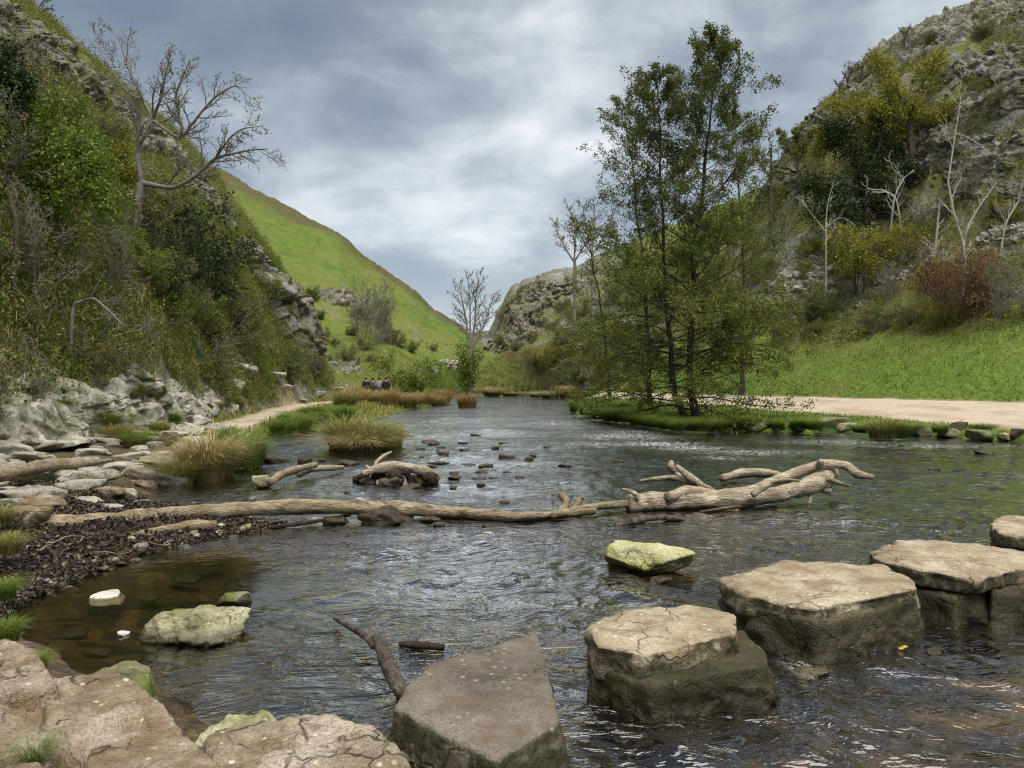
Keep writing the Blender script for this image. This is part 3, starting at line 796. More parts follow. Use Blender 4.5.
def rock_at(label, px, py, wpx, hpx, mat, seed, depth=None, cat='rock', name='rock', group=None, sub=4, sink=.35, rz=None, rough=.07, flat=True, z=None):
    """a boulder whose foot is where the photo shows it; width and height given in photo pixels at that distance"""
    if z is None:
        c = at_z(px, py, 0.0) if float(river_sd(np.array([at_z(px, py)[0]]), np.array([at_z(px, py)[1]]))[0]) < 0 else ray_hit(px, py)
    else: c = at_z(px, py, z)
    s = c[1] / F
    w = wpx * s; h = hpx * s
    dd = depth or w * .75
    hh_ = h / (1 - sink) if sink < 1 else h * 1.6
    me = boulder_mesh(name, (w, dd, hh_), seed, MAT[mat], sub, rough=rough, flat_top=flat)
    o = obj(name, me, None, (c[0], c[1] + dd * .3, c[2] + hh_ * (.5 - sink)))
    r = random.Random(seed)
    o.rotation_euler = (r.uniform(-.1, .1), r.uniform(-.1, .1), r.uniform(-.35, .35) if rz is None else rz)
    return tag(o, label, cat, group)

rock_at('long pale mossy rock lying in the brown pool', 194, 640, 104, 30, 'greenrock', 41, depth=.5, sub=6, rough=.16, sink=.3)
rock_at('small mossy rock behind the long pale rock in the pool', 232, 606, 34, 17, 'mossrock', 42, sub=5)
rock_at('yellow-green lichen-covered boulder alone in midstream', 648, 574, 94, 36, 'yellowrock', 43, depth=.65, sub=6, rough=.08, sink=.25)
rock_at('white submerged stone in the brown pool', 103, 598, 32, 4, 'palewet', 44, depth=.36, sub=5, sink=.62)
rock_at('tiny white stone in the brown pool nearer than the white submerged one', 121, 636, 13, 5, 'palewet', 45, sub=4)
rock_at('small brown stone at the foot of the yellow-green boulder', 662, 583, 24, 7, 'wetrock', 46, sub=4)
rock_at('low pale stone under the broad square stepping stone by the riffle', 812, 676, 42, 10, 'greenrock', 47, sub=5, sink=.5)
rock_at('square yellowish rock beside the two bleached branches', 262, 488, 20, 17, 'greenrock', 48, sub=5, sink=.2)

# dark stones breaking the surface in midstream
mid = [(508, 459, 18, 6), (529, 461, 12, 6), (566, 467, 15, 4), (487, 468, 17, 6), (481, 473, 14, 4), (444, 455, 14, 5), (429, 443, 22, 4), (437, 464, 24, 3), (481, 486, 10, 4), (504, 503, 11, 4),
       (349, 465, 18, 6), (330, 467, 18, 5), (273, 463, 34, 9), (304, 463, 16, 8), (440, 526, 14, 5), (487, 527, 12, 4), (594, 473, 14, 3), (987, 454, 24, 4), (900, 450, 16, 3), (905, 447, 10, 3), (462, 444, 12, 3), (416, 470, 14, 4),
       (455, 478, 12, 3), (520, 478, 10, 3), (388, 442, 16, 4), (475, 436, 11, 3), (405, 437, 14, 3), (936, 470, 13, 3), (618, 462, 12, 3), (546, 448, 9, 3)]
rm = np.random.default_rng(8)
mid += [(float(rm.normal(425, 45)), float(rm.uniform(440, 494)), float(rm.uniform(5, 15)), float(rm.uniform(1.5, 4))) for _ in range(34)]
for k, (px, py, w_, h_) in enumerate(mid):
    rock_at('low dark wet stone breaking the midstream surface', px, py, w_, h_, 'wetrock', 2060 + k, name='river_stone', group='dark stones in midstream', sub=3, sink=.4)
for k, (px, py, w_, h_) in enumerate([(840, 712, 60, 8), (905, 668, 50, 6), (700, 742, 70, 9), (640, 738, 40, 6), (790, 700, 46, 7), (870, 690, 36, 6), (960, 655, 50, 5), (760, 764, 60, 8), (990, 700, 60, 7)]):
    rock_at('brown cobble lying under the shallow water below the stepping stones', px, py, w_, h_, 'wetrock', 100 + k, name='river_cobble', group='cobbles under the shallow foreground water', sub=4, sink=1.15)
for k, (px, py, w_, h_) in enumerate([(60, 628, 40, 8), (90, 648, 30, 6), (150, 590, 34, 6), (70, 612, 28, 5), (180, 575, 30, 5), (120, 660, 34, 6), (210, 560, 26, 4)]):
    rock_at('brown stone on the bed of the clear pool', px, py, w_, h_, 'wetrock', 120 + k, name='river_cobble', group='stones on the bed of the brown pool', sub=4, sink=1.2)

# heaped flat rocks on the left bank
lb = [(20, 500, 60, 16), (70, 492, 50, 14), (105, 497, 40, 13), (126, 500, 24, 14), (52, 480, 52, 13), (92, 478, 46, 12), (140, 487, 30, 9), (14, 482, 40, 12), (118, 470, 40, 10), (155, 480, 28, 8), (40, 508, 46, 12), (86, 505, 36, 10),
      (150, 466, 36, 8), (128, 459, 34, 8), (165, 458, 30, 7), (185, 468, 26, 7), (178, 450, 26, 7), (150, 447, 26, 7), (196, 442, 24, 6), (205, 430, 22, 6), (5, 468, 40, 10), (60, 466, 36, 9), (30, 458, 30, 8), (90, 455, 34, 8), (60, 446, 30, 8), (110, 444, 28, 7),
      (22, 516, 40, 12), (4, 508, 30, 12), (140, 505, 18, 6), (108, 510, 26, 7), (196, 456, 18, 5), (215, 447, 18, 5), (76, 470, 24, 8), (168, 470, 20, 6), (132, 478, 22, 7), (40, 494, 30, 9), (2, 494, 30, 10)]
for k, (px, py, w_, h_) in enumerate(lb):
    rock_at('flat beige limestone rock among the heap along the left bank', px, py, w_, h_, ('bankpale', 'bankpale', 'bankstone', 'limestone')[k % 4], 140 + k, name='bank_rock', group='beige rocks heaped along the left bank', sub=4, sink=.3, rough=.09)
RB = np.random.default_rng(91)
kb = 0
while kb < 70:
    yy = RB.uniform(12.2, 25); xx = RB.uniform(-11.6, -5.5)
    s_ = float(river_sd(np.array([xx]), np.array([yy]))[0]); lw_ = float(left_w(np.array([xx]), np.array([yy]))[0])
    if s_ < -.1 or lw_ > .7 or xx / yy < -.70: continue
    w_ = RB.uniform(.28, .95) * (1.25 if kb < 30 else .8)
    me = boulder_mesh('bank_rock', (w_, w_ * RB.uniform(.6, 1), w_ * RB.uniform(.32, .6)), 1000 + kb, MAT[('bankpale', 'bankpale', 'bankstone', 'limestone')[kb % 4]], 4, rough=.08, flat_top=True)
    o = obj('bank_rock', me, None, (xx, yy, HZ(xx, yy) + w_ * .07)); o.rotation_euler = (RB.uniform(-.2, .2), RB.uniform(-.2, .2), RB.uniform(-.6, .6))
    tag(o, 'flat beige limestone rock among the heap along the left bank', 'rock', 'beige rocks heaped along the left bank'); kb += 1
rock_at('dark brown squat boulder between the rock heap and the straw tussock', 166, 441, 20, 12, 'wetrock', 190, sub=4, sink=.2, z=.35)
for k, (px, py, w_, h_) in enumerate([(272, 379, 24, 9), (281, 389, 18, 7), (232, 388, 26, 14), (240, 373, 30, 14), (318, 396, 18, 6), (300, 402, 16, 5), (336, 391, 14, 5), (282, 418, 12, 6), (290, 423, 14, 5)]):
    rock_at('pale rock lying beside the narrow footpath under the hillside', px, py, w_, h_, 'limestone', 200 + k, name='rock', group='pale rocks beside the left footpath', sub=4, sink=.2, rough=.09)

# stones edging the right bank
rb = [(722, 428, 26, 8, 'wetrock'), (760, 430, 24, 9, 'mossrock'), (832, 428, 34, 15, 'mossrock'), (848, 432, 22, 13, 'greenrock'), (800, 430, 22, 9, 'wetrock'), (898, 434, 20, 10, 'greenrock'), (928, 436, 22, 12, 'mossrock'), (952, 436, 30, 10, 'greenrock'), (986, 441, 34, 15, 'mossrock'), (1008, 440, 22, 9, 'greenrock'), (942, 430, 18, 9, 'mossrock'), (780, 429, 20, 8, 'wetrock'), (962, 428, 20, 8, 'wetrock'), (1020, 436, 18, 10, 'wetrock'), (742, 427, 22, 8, 'wetrock'), (884, 430, 22, 10, 'wetrock')]
for k, (px, py, w_, h_, m_) in enumerate(rb):
    lab = {'mossrock': 'moss-covered boulder edging the right bank below the gravel path', 'greenrock': 'bare pale boulder edging the right bank below the gravel path', 'wetrock': 'dark wet boulder edging the right bank below the gravel path'}[m_]
    rock_at(lab, px, py, w_, h_, m_, 220 + k, name='bank_boulder', group={'mossrock': 'mossy boulders edging the right bank', 'greenrock': 'pale boulders edging the right bank', 'wetrock': 'dark boulders edging the right bank'}[m_], sub=4, sink=.25, rz=.4)

# ================================================================== limestone outcrops on the slopes
def hgrad(x, y, e=.6):
    z = H(np.array([x + e, x - e, x, x]), np.array([y, y, y + e, y - e]))
    return np.array([z[0] - z[1], z[2] - z[3]]) / (2 * e)

def outcrop(label, px, py, hw, hh, bulge, seed, mat='limestone', group=None, bs=.5, n=90, name='limestone_outcrop', block=.35, bed=.22, dip=.35, fac=1.0):
    c = ray_hit(px, py)
    if c is None: return None
    s = c[1] / F
    g = hgrad(c[0], c[1]); sl = max(np.linalg.norm(g), .15); U = g / np.linalg.norm(g); T = np.array([U[1], -U[0]])
    # half extents along the slope; the picture foreshortens the sideways direction
    vx = abs(T[0]) + .001; ext = hw * s / max(vx, .35)
    ut = hh * s / max(sl + U[1] * .02, .3)
    ns = n; ntt = n
    S, Tt = np.meshgrid(np.linspace(-1.25, 1.25, ns), np.linspace(-1.25, 1.25, ntt), indexing='ij')
    X = c[0] + (S * ext)[..., None] * T + (Tt * ut)[..., None] * U if False else None
    xx = c[0] + S * ext * T[0] + Tt * ut * U[0]; yy = c[1] + S * ext * T[1] + Tt * ut * U[1]
    zz = H(xx, yy)
    V = np.stack([xx, yy, zz], -1).reshape(-1, 3)
    dirn = unit(np.array([-U[0], -U[1], .55 / max(sl, .3) * .6]))
    m = min(ext, hh * s)
    q = V / (m * bs)
    warp = np.stack([fbm(q * .7, 3, seed + 4), fbm(q * .7, 3, seed + 5), fbm(q * .7, 3, seed + 6)], 1)
    sh_ = np.column_stack([q[:, 0] + q[:, 2] * .6, q[:, 1] + q[:, 2] * .3, q[:, 2] - .5 * q[:, 0]])
    f1, f2, cid, of1 = voronoi(sh_ * np.array([.8, .8, 1.1]) + warp * .6, seed, True)
    g1, g2, cid2, of2 = voronoi(sh_ * np.array([2.3, 2.3, 2.8]) + warp * .7, seed + 31, True)
    def tilt(c, of):
        a_ = c * 40.0
        return (of * np.stack([np.sin(a_), np.sin(a_ * 1.7 + 1), np.sin(a_ * 2.3 + 2)], 1)).sum(1)
    facet = tilt(cid, of1) * .75 + tilt(cid2, of2) * .32
    env = 1 - (S ** 2 + Tt ** 2).ravel() + fbm(q * .6, 3, seed + 1) * 1.3
    strata = q[:, 2] * 1.7 + q[:, 0] * dip + warp[:, 0] * 1.4
    saw = strata - np.floor(strata)
    led = (saw ** 1.5 - .4) * (.55 + .9 * fbm(q * .8, 2, seed + 7))
    on = np.where(env > 0, 1, .3)
    d = bulge * m * np.clip(env, -.6, 1) * .7 + on * m * block * ((cid - .45) * .75 + (cid2 - .5) * .22 + led * bed + facet * fac) - m * .06 * sstep(.10, .0, f2 - f1)
    d = d + m * .14 * fbm(q * 1.3, 5, seed + 2) + m * .045 * fbm(q * 4, 4, seed + 3, ridged=True)
    d = np.where(env < .02, np.minimum(d, -.05) - .3 * m * np.clip(.02 - env, 0, 1), d)
    V = V + dirn * d[:, None]
    return tag(obj(name, make_mesh(name, V - c, grid_faces(ns, ntt) if np.cross(np.append(T, 0), np.append(U, 0))[2] > 0 else grid_faces(ns, ntt)[:, ::-1], None, MAT[mat]), None, c), label, 'rock outcrop', group)

low = [(18, 432, 36, 34), (36, 388, 20, 16), (86, 408, 30, 22), (130, 413, 32, 22), (165, 425, 22, 14), (190, 412, 26, 18), (218, 405, 18, 14), (60, 440, 22, 14), (110, 435, 24, 12), (10, 400, 16, 12), (205, 432, 16, 10)]
for k, (px, py, a, b) in enumerate(low):
    outcrop('pale grey jointed limestone outcrop at the foot of the left hillside', px, py, a * 1.1, b * 1.15, .45, 300 + k, 'limestone', 'pale outcrops at the foot of the left hillside', bs=1.9, n=140, block=.42)
outcrop('pale ledge of limestone by the footpath under the left slope', 240, 366, 20, 12, .4, 320, 'limestone')
outcrop('small pale rock poking through bushes high on the left slope', 132, 293, 9, 10, .5, 321, 'limestone')
outcrop('tall leaning grey crag at the end of the left spur', 284, 312, 34, 46, .55, 322, 'crag', n=160, bed=.5, dip=1.2, fac=.6, bs=.8, name='limestone_crag', block=.26)
outcrop('upper grey crag above the leaning one on the spur edge', 246, 255, 18, 24, .5, 323, 'crag', n=100, name='limestone_crag')
outcrop('low grey rock step where the spur meets the footpath', 322, 362, 16, 16, .45, 324, 'crag', n=80, name='limestone_crag')
for k, (px, py, a, b) in enumerate([(22, 40, 34, 38), (62, 62, 34, 32), (98, 92, 32, 30), (128, 122, 26, 30), (160, 140, 24, 26), (186, 172, 18, 24), (145, 175, 16, 22), (212, 208, 16, 24)]):
    outcrop('weathered grey crag along the skyline of the left spur', px, py, a, b, .4, 340 + k, 'crag', 'crags along the left skyline', bs=.85, n=120, block=.28, name='limestone_crag')
outcrop('grey outcrop standing out of the far green hillside', 343, 300, 14, 14, .6, 360, 'crag_far', n=60)
for k, (px, py, a, b) in enumerate([(452, 364, 9, 5), (432, 369, 7, 4)]):
    outcrop('low pale rock on the far hillside foot beside the round bush', px, py, a, b, .5, 365 + k, 'limestone', 'low pale rocks at the far hillside foot', n=50)
outcrop('great stepped crag face of the hill closing the valley', 522, 322, 34, 44, .35, 370, 'crag_far', n=180, bs=.55, name='limestone_crag', block=.22)
outcrop('upper rim crag of the hill closing the valley', 548, 290, 34, 16, .5, 371, 'crag_far', n=130, bs=.7, block=.25, name='limestone_crag')
rr = [(990, 66, 34, 20), (973, 112, 44, 26), (943, 152, 26, 36), (1014, 95, 24, 18), (936, 30, 34, 18), (884, 62, 30, 16), (985, 25, 36, 18), (915, 100, 30, 18), (1005, 150, 26, 22), (980, 190, 24, 18), (850, 92, 22, 14), (1015, 205, 18, 16)]
for k, (px, py, a, b) in enumerate(rr):
    outcrop('banded grey crag ledge high on the right hillside', px, py, a, b, .4, 400 + k, 'crag', 'crag ledges on the right hillside', bs=.7, n=130, block=.26, bed=1.0, dip=-1.3, fac=.45, name='limestone_crag')
for k, (px, py, a, b) in enumerate([(814, 118, 22, 18), (792, 145, 18, 24), (782, 178, 14, 24)]):
    outcrop('dark grey crag on the skyline edge of the right hill', px, py, a, b, .4, 420 + k, 'crag', 'crags on the right skyline edge', n=90, name='limestone_crag')
for k, (px, py, a, b) in enumerate([(806, 280, 22, 20), (788, 296, 16, 10), (808, 307, 13, 7), (893, 277, 14, 9), (862, 304, 7, 5), (1008, 238, 16, 12), (752, 310, 12, 8), (784, 333, 5, 4), (1016, 292, 10, 5)]):
    outcrop('bright pale limestone patch where the right grass slope meets scrub', px, py, a, b, .55, 430 + k, 'limestone', 'pale rocks above the right grass slope', n=70, bs=.5)

# ================================================================== fallen timber
def px_curve(spec):
    """spec: (px, py, z, r_px)"""
    P, Rr = [], []
    for px, py, z, rp in spec:
        c = at_z(px, py, z); P.append(c); Rr.append(rp * c[1] / F)
    return np.array(P), np.array(Rr)

def smooth_curve(P, Rr, n):
    t = np.arange(len(P)); tt = np.linspace(0, len(P) - 1, n)
    i = np.clip(tt.astype(int), 0, len(P) - 2); f = (tt - i)[:, None]
    Pm = np.vstack([2 * P[0] - P[1], P, 2 * P[-1] - P[-2]])
    p0, p1, p2, p3 = Pm[i], Pm[i + 1], Pm[i + 2], Pm[i + 3]
    C = .5 * (2 * p1 + (p2 - p0) * f + (2 * p0 - 5 * p1 + 4 * p2 - p3) * f ** 2 + (3 * p1 - p0 - 3 * p2 + p3) * f ** 3)
    return C, np.interp(tt, t, Rr)

def log_mesh(name, spec, mat, n=70, k=18, noise=.35, seed=0, origin=None, freq=3.0):
    P, Rr = px_curve(spec); P, Rr = smooth_curve(P, Rr, n)
    o = P[0].copy() if origin is None else origin
    r = np.random.default_rng(seed)
    Rr = Rr * (1 + .10 * fbm(np.column_stack([np.linspace(0, n / 7, n), np.zeros(n), np.zeros(n) + seed]), 3, seed))
    G = Geo(); G.tube(P - o, Rr, k, True, noise, seed, freq, groove=.16)
    return G.mesh(name, MAT[mat]), o

def timber(name, label, cat, mat, trunk, branches=(), seed=1, n=80, k=18, trunk_name='trunk', noise=.35):
    me, o = log_mesh(trunk_name, trunk, mat, n, k, noise, seed)
    root = thing(name, label, cat, o)
    obj(trunk_name, me, root)
    for j, b in enumerate(branches):
        bm, _ = log_mesh('branch', b, mat, 30, 10, .35, seed + 5 + j, o)
        obj('branch', bm, root)
    return root

timber('fallen_tree', 'long barkless tree trunk lying across the stream from the left bank', 'log', 'driftwood_grey',
       [(28, 523, .27, 9), (60, 524, .26, 8), (110, 520, .25, 7.4), (170, 514, .24, 7.4), (240, 509, .24, 7.2), (320, 507, .22, 7.2), (390, 508, .16, 7), (440, 511, .10, 6.6), (480, 515, .06, 7), (520, 517, .05, 5), (560, 514, .05, 4), (596, 511, .06, 3.2)],
       [[(36, 521, .30, 9), (44, 512, .42, 7), (50, 505, .50, 3)], [(560, 513, .06, 4), (566, 503, .18, 4), (561, 494, .28, 3)], [(572, 512, .05, 3), (580, 500, .2, 3), (584, 497, .25, 1.5)]], seed=3, n=110)
timber('driftwood_log', 'bleached forked driftwood log with a sawn end and a raised curling limb', 'driftwood', 'driftwood',
       [(628, 503, .12, 8.97), (660, 502, .12, 8.97), (700, 501, .12, 8.97), (735, 499, .14, 8.58), (770, 495, .18, 7.80), (800, 489, .24, 8.19), (822, 480, .34, 8.58), (833, 473, .40, 7.02)],
       [[(728, 497, .16, 7.02), (755, 489, .24, 6.24), (782, 478, .36, 5.46), (806, 469, .5, 5.46), (826, 464, .58, 5.07), (845, 466, .55, 4.29), (857, 474, .44, 4.29), (872, 477, .36, 3.12)], [(820, 466, .55, 4.68), (821, 461, .66, 1.95)], [(790, 489, .22, 4.68), (812, 489, .2, 3.12), (831, 491, .18, 2.73)], [(809, 489, .2, 3.12), (810, 499, .08, 2.34), (807, 508, -.05, 1.95)], [(668, 497, .22, 5.46), (690, 492, .24, 5.46), (716, 494, .22, 4.68)], [(640, 499, .2, 3), (632, 492, .3, 2.4), (622, 489, .34, 1.2)], [(752, 495, .26, 3.2), (770, 484, .42, 2.6), (786, 480, .5, 1.6), (800, 481, .5, .9)], [(826, 478, .4, 3), (842, 484, .26, 2.2), (850, 486, .2, 1)]], seed=11, noise=.55)
timber('driftwood_branch', 'thin bleached branch reaching out behind the sawn driftwood log', 'driftwood', 'driftwood', [(712, 490, .2, 2.73), (694, 483, .22, 3.12), (672, 478, .2, 2.73), (655, 479, .16, 2.34), (640, 481, .1, 1.17)], [[(700, 484, .25, 3.90), (686, 474, .34, 3.90), (677, 467, .42, 2.34)]], seed=14, n=40, k=12)
timber('driftwood_branch', 'knobbly driftwood stub standing up behind the thin bleached branch', 'driftwood', 'driftwood', [(682, 478, .1, 3.90), (676, 472, .2, 3.90), (671, 466, .32, 3.51), (672, 462, .38, 1.95)], seed=15, n=24, k=12)
timber('driftwood_branch', 'pale driftwood piece lying behind the raised curling limb', 'driftwood', 'driftwood', [(722, 478, .12, 3.51), (742, 473, .15, 4.29), (768, 473, .17, 4.68), (786, 478, .14, 3.12)], seed=16, n=30, k=12)
timber('driftwood_branch', 'dull straight branch joining the long trunk to the sawn log', 'driftwood', 'driftwood_grey', [(552, 516, .06, 3.12), (580, 509, .08, 3.90), (610, 505, .10, 3.90), (640, 503, .12, 3.12)], seed=17, n=30, k=12)
timber('driftwood_branch', 'curved brown branch half under water before the sawn log', 'driftwood', 'stickwood', [(614, 526, .0, 2.73), (632, 522, .03, 3.12), (652, 518, .05, 3.12), (672, 518, .04, 2.73), (684, 520, .0, 1.56)], seed=18, n=30, k=12)
timber('driftwood_branch', 'pale stick slanting under the driftwood log to the water', 'driftwood', 'driftwood_grey', [(700, 512, .02, 1.56), (740, 506, .04, 2.34), (775, 500, .06, 2.34)], seed=19, n=20, k=8)
timber('fallen_log', 'grey log resting on the heaped rocks at the left edge', 'log', 'driftwood_grey', [(-30, 478, .55, 7), (10, 473, .55, 7), (40, 467, .55, 6.5), (66, 464, .52, 5), (90, 463, .5, 3.5), (112, 460, .45, 2)], seed=21, n=50, k=14)
timber('arched_log', 'short weathered log arching on dark roots over midstream stones', 'log', 'driftwood', [(362, 474, .20, 3), (376, 469, .28, 4.5), (392, 467, .30, 5.5), (410, 468, .30, 5.5), (424, 471, .26, 5), (436, 478, .08, 4)], [[(380, 469, .28, 2.6), (376, 463, .36, 2.4), (384, 456, .46, 2), (391, 452, .5, 1.2)], [(371, 470, .26, 2.4), (366, 466, .32, 1.4)]], seed=23, n=40, k=14, noise=.6)
rk_ = [o for o in COL.objects if o.name.startswith('arched_log')][0]
for spec in ([(398, 471, .26, 5), (394, 478, .12, 7), (390, 486, -.06, 8)], [(424, 472, .24, 5), (428, 478, .12, 7), (432, 486, -.06, 8)], [(368, 472, .2, 3), (362, 478, .08, 5), (358, 483, -.05, 6)], [(404, 471, .26, 3), (410, 478, .12, 3), (412, 487, -.05, 3.5)], [(372, 474, .16, 4), (384, 478, .08, 5), (392, 482, .02, 6)]):
    mr, _ = log_mesh('root', spec, 'darkwood', 24, 10, .9, 77 + spec[0][0], np.array(rk_.location), 7.0); obj('root', mr, rk_)
timber('bleached_branch', 'bleached branch leaning on the square yellowish rock', 'driftwood', 'driftwood_grey', [(270, 482, .15, 4), (282, 474, .22, 4), (298, 469, .25, 3.5), (316, 465, .25, 2.5)], seed=25, n=30, k=10)
timber('bleached_branch', 'bleached branch lying flat nearer than its leaning neighbour', 'driftwood', 'driftwood', [(298, 474, .12, 3.5), (312, 469, .16, 3.5), (328, 468, .14, 3), (343, 467, .10, 2)], seed=26, n=30, k=10)
timber('dead_stick', 'dark broken stick slanting out of the water by the dark-sided stepping stone', 'stick', 'stickwood', [(412, 706, -.10, 7), (402, 690, .03, 7.2), (390, 667, .12, 6.6), (379, 643, .17, 5.5), (376, 637, .19, 4.5)], [[(374, 646, .15, 3.4), (362, 634, .14, 3.4), (348, 626, .10, 2.6), (334, 618, .05, 1.6)]], seed=27, n=50, k=14, noise=.7, trunk_name='stem')
timber('dead_stick', 'short dark bit of wood floating near the broken stick', 'stick', 'darkwood', [(400, 644, .02, 2.5), (415, 645, .03, 4), (432, 646, .03, 4), (444, 647, .01, 3)], seed=28, n=24, k=10)
timber('dead_stick', 'thin sunken stick running under the long barkless trunk', 'stick', 'darkwood', [(250, 531, .0, 2), (290, 525, .03, 2), (330, 519, .05, 2), (350, 515, .06, 1.5)], seed=29, n=24, k=8)
timber('mossy_log', 'mossy log lying on the leaf litter in front of the long trunk', 'log', 'driftwood_grey', [(130, 536, .12, 4), (160, 531, .14, 5), (190, 526, .15, 6), (215, 525, .12, 5)], seed=30, n=40, k=12)
timber('dead_stick', 'short brown stick lying under the left end of the long trunk', 'stick', 'driftwood_grey', [(72, 535, .16, 4), (92, 531, .18, 5), (112, 533, .14, 3)], [[(108, 528, .2, 1.2), (120, 534, .14, 1)]], seed=31, n=24, k=10)
for k, (px, py, a, b) in enumerate([(392, 486, 26, 9), (424, 485, 24, 9), (366, 484, 16, 6), (408, 489, 20, 5)]):
    rock_at('dark mossy root mass under the short arched log', px, py, a, b, 'wetrock', 280 + k, name='debris_clump', cat='debris', group='dark root masses under the arched log', sub=4, sink=.3, rough=.16, flat=False)
# dark leaf-clogged debris caught under the trunk
for k, (px, py, a, b) in enumerate([(336, 524, 26, 8), (382, 522, 60, 12), (430, 522, 22, 5), (270, 526, 30, 6)]):
    rock_at('dark leaf-clogged debris caught under the long barkless trunk', px, py, a, b, 'wetrock', 260 + k, name='debris_clump', cat='debris', group='dark debris caught under the trunk', sub=4, sink=.35, rough=.16, flat=False)

# pale pebbles along the waterline of the litter bank
re_ = np.random.default_rng(12)
E_ = RIVER[7:12]
for k in range(70):
    j = int(re_.integers(0, 4)); f = re_.uniform()
    x_, y_ = E_[j] * (1 - f) + E_[j + 1] * f + re_.normal(size=2) * .13
    w_ = float(re_.uniform(.05, .17))
    o = obj('pebble', boulder_mesh('pebble', (w_, w_ * .8, w_ * .55), 4000 + k, MAT[('bankpale', 'wetrock', 'greenrock')[k % 3]], 3, rough=.05), None, (x_, y_, HZ(x_, y_) + w_ * .12)); o.rotation_euler = (0, 0, re_.uniform(0, 6))
    tag(o, 'small pebble on the waterline of the dark leaf-littered bank', 'pebble', 'pebbles along the leaf-littered waterline')
for k in range(16):
    x_ = float(re_.uniform(-5.6, -3.9)); y_ = float(re_.uniform(7.6, 10.4)); a_ = re_.uniform(0, 3.14); l_ = float(re_.uniform(.2, .6))
    if float(river_sd(np.array([x_]), np.array([y_]))[0]) < .05: continue
    G = Geo(); tq = np.linspace(-.5, .5, 8); bend = re_.normal() * .15
    G.tube(np.stack([tq * l_ * math.cos(a_), tq * l_ * math.sin(a_) + bend * l_ * tq ** 2, .02 * np.cos(tq * 9)], 1), np.linspace(.012, .005, 8), 6, True, .3, k, 20)
    tag(obj('twig', G.mesh('twig', MAT['driftwood_grey']), None, (x_, y_, HZ(x_, y_) + .055)), 'thin pale twig lying on the dark leaf litter of the near bank', 'twig', 'twigs on the leaf litter')
# a few yellow leaves fallen round the stepping stones
rl = np.random.default_rng(3)
MAT['leaf_fallen'] = leaf_material('fallen_yellow_leaf', [(0, (.30, .22, .03)), (.5, (.42, .33, .06)), (1, (.30, .12, .03))], .05)
for px, py, z in [(838, 634, .012), (893, 630, .012), (903, 648, .012), (812, 672, .012)]:
    c = at_z(px, py, z); ln = rl.uniform(.05, .08)
    tt_ = np.linspace(0, 1, 7); wv = np.sin(tt_ * math.pi) ** .8 * ln * .32
    L = np.stack([(tt_ - .5) * ln, wv, .012 * np.sin(tt_ * 5) + .004], 1); Rg = np.stack([(tt_ - .5) * ln, -wv, .012 * np.sin(tt_ * 5 + 1) + .004], 1); Md = np.stack([(tt_ - .5) * ln, 0 * wv, .0 * tt_ + .006], 1)
    Vv = np.concatenate([L, Md, Rg]); Qv = [(i, i + 1, i + 8, i + 7) for i in range(6)] + [(i + 7, i + 8, i + 15, i + 14) for i in range(6)]
    o = obj('fallen_leaf', make_mesh('fallen_leaf', Vv, Qv, None, MAT['leaf_fallen']), None, c); o.rotation_euler = (rl.uniform(-.2, .2), rl.uniform(-.2, .2), rl.uniform(0, 6.28))
    tag(o, 'single yellow autumn leaf fallen on the water or stones by the crossing', 'leaf', 'yellow leaves round the stepping stones')

# ================================================================== plants: prototypes
def wander(p0, d0, L, n, jit, up, r):
    pts = [np.asarray(p0, float)]; d = unit(d0)
    for _ in range(n):
        d = unit(d + r.normal(size=3) * jit + np.array([0, 0, up]))
        pts.append(pts[-1] + d * L / n)
    return np.array(pts)

def side_dir(t, angle, r, az=None):
    a = np.cross(t, [0.3, .2, 1.0]); a = unit(a); b = np.cross(t, a)
    az = r.uniform(0, 6.283) if az is None else az
    return unit(t * math.cos(angle) + (a * math.cos(az) + b * math.sin(az)) * math.sin(angle))

TWIG = [.006]
def ramify(G, tips, pts, rads, lev, spec, r):
    """children along a limb: spec per level = (count, start, angle, length ratio, jitter, up, sides, segments)"""
    if lev >= len(spec): return
    cnt, st, an, lr, jit, up, k, ns = spec[lev]
    L = np.linalg.norm(np.diff(pts, axis=0), axis=1).sum()
    m = max(1, int(round(cnt * r.uniform(.8, 1.2))))
    for j in range(m):
        f = st + (1 - st) * (j + r.uniform(0, 1)) / m
        x = f * (len(pts) - 1); i = min(int(x), len(pts) - 2); g = x - i
        p = pts[i] * (1 - g) + pts[i + 1] * g
        rr = (rads[i] * (1 - g) + rads[i + 1] * g)
        t = unit(pts[i + 1] - pts[i])
        l = L * lr * r.uniform(.6, 1.15) * (1.1 - .55 * f)
        q = wander(p, side_dir(t, an * r.uniform(.75, 1.25), r), l, ns, jit, up, r)
        r0 = max(rr * .58, TWIG[0])
        rd = np.linspace(r0, max(r0 * .35, TWIG[0] * .7), len(q))
        G.tube(q, rd, k)
        if lev == len(spec) - 1: tips.append(q)
        ramify(G, tips, q, rd, lev + 1, spec, r)

def tips_leaves(tips, per, spread, r, lo=.25):
    C = []
    for q in tips:
        n = r.poisson(per)
        f = r.uniform(lo, 1, n) * (len(q) - 1); i = np.minimum(f.astype(int), len(q) - 2); g = (f - i)[:, None]
        C.append(q[i] * (1 - g) + q[i + 1] * g + r.normal(size=(n, 3)) * spread)
    return np.concatenate(C)

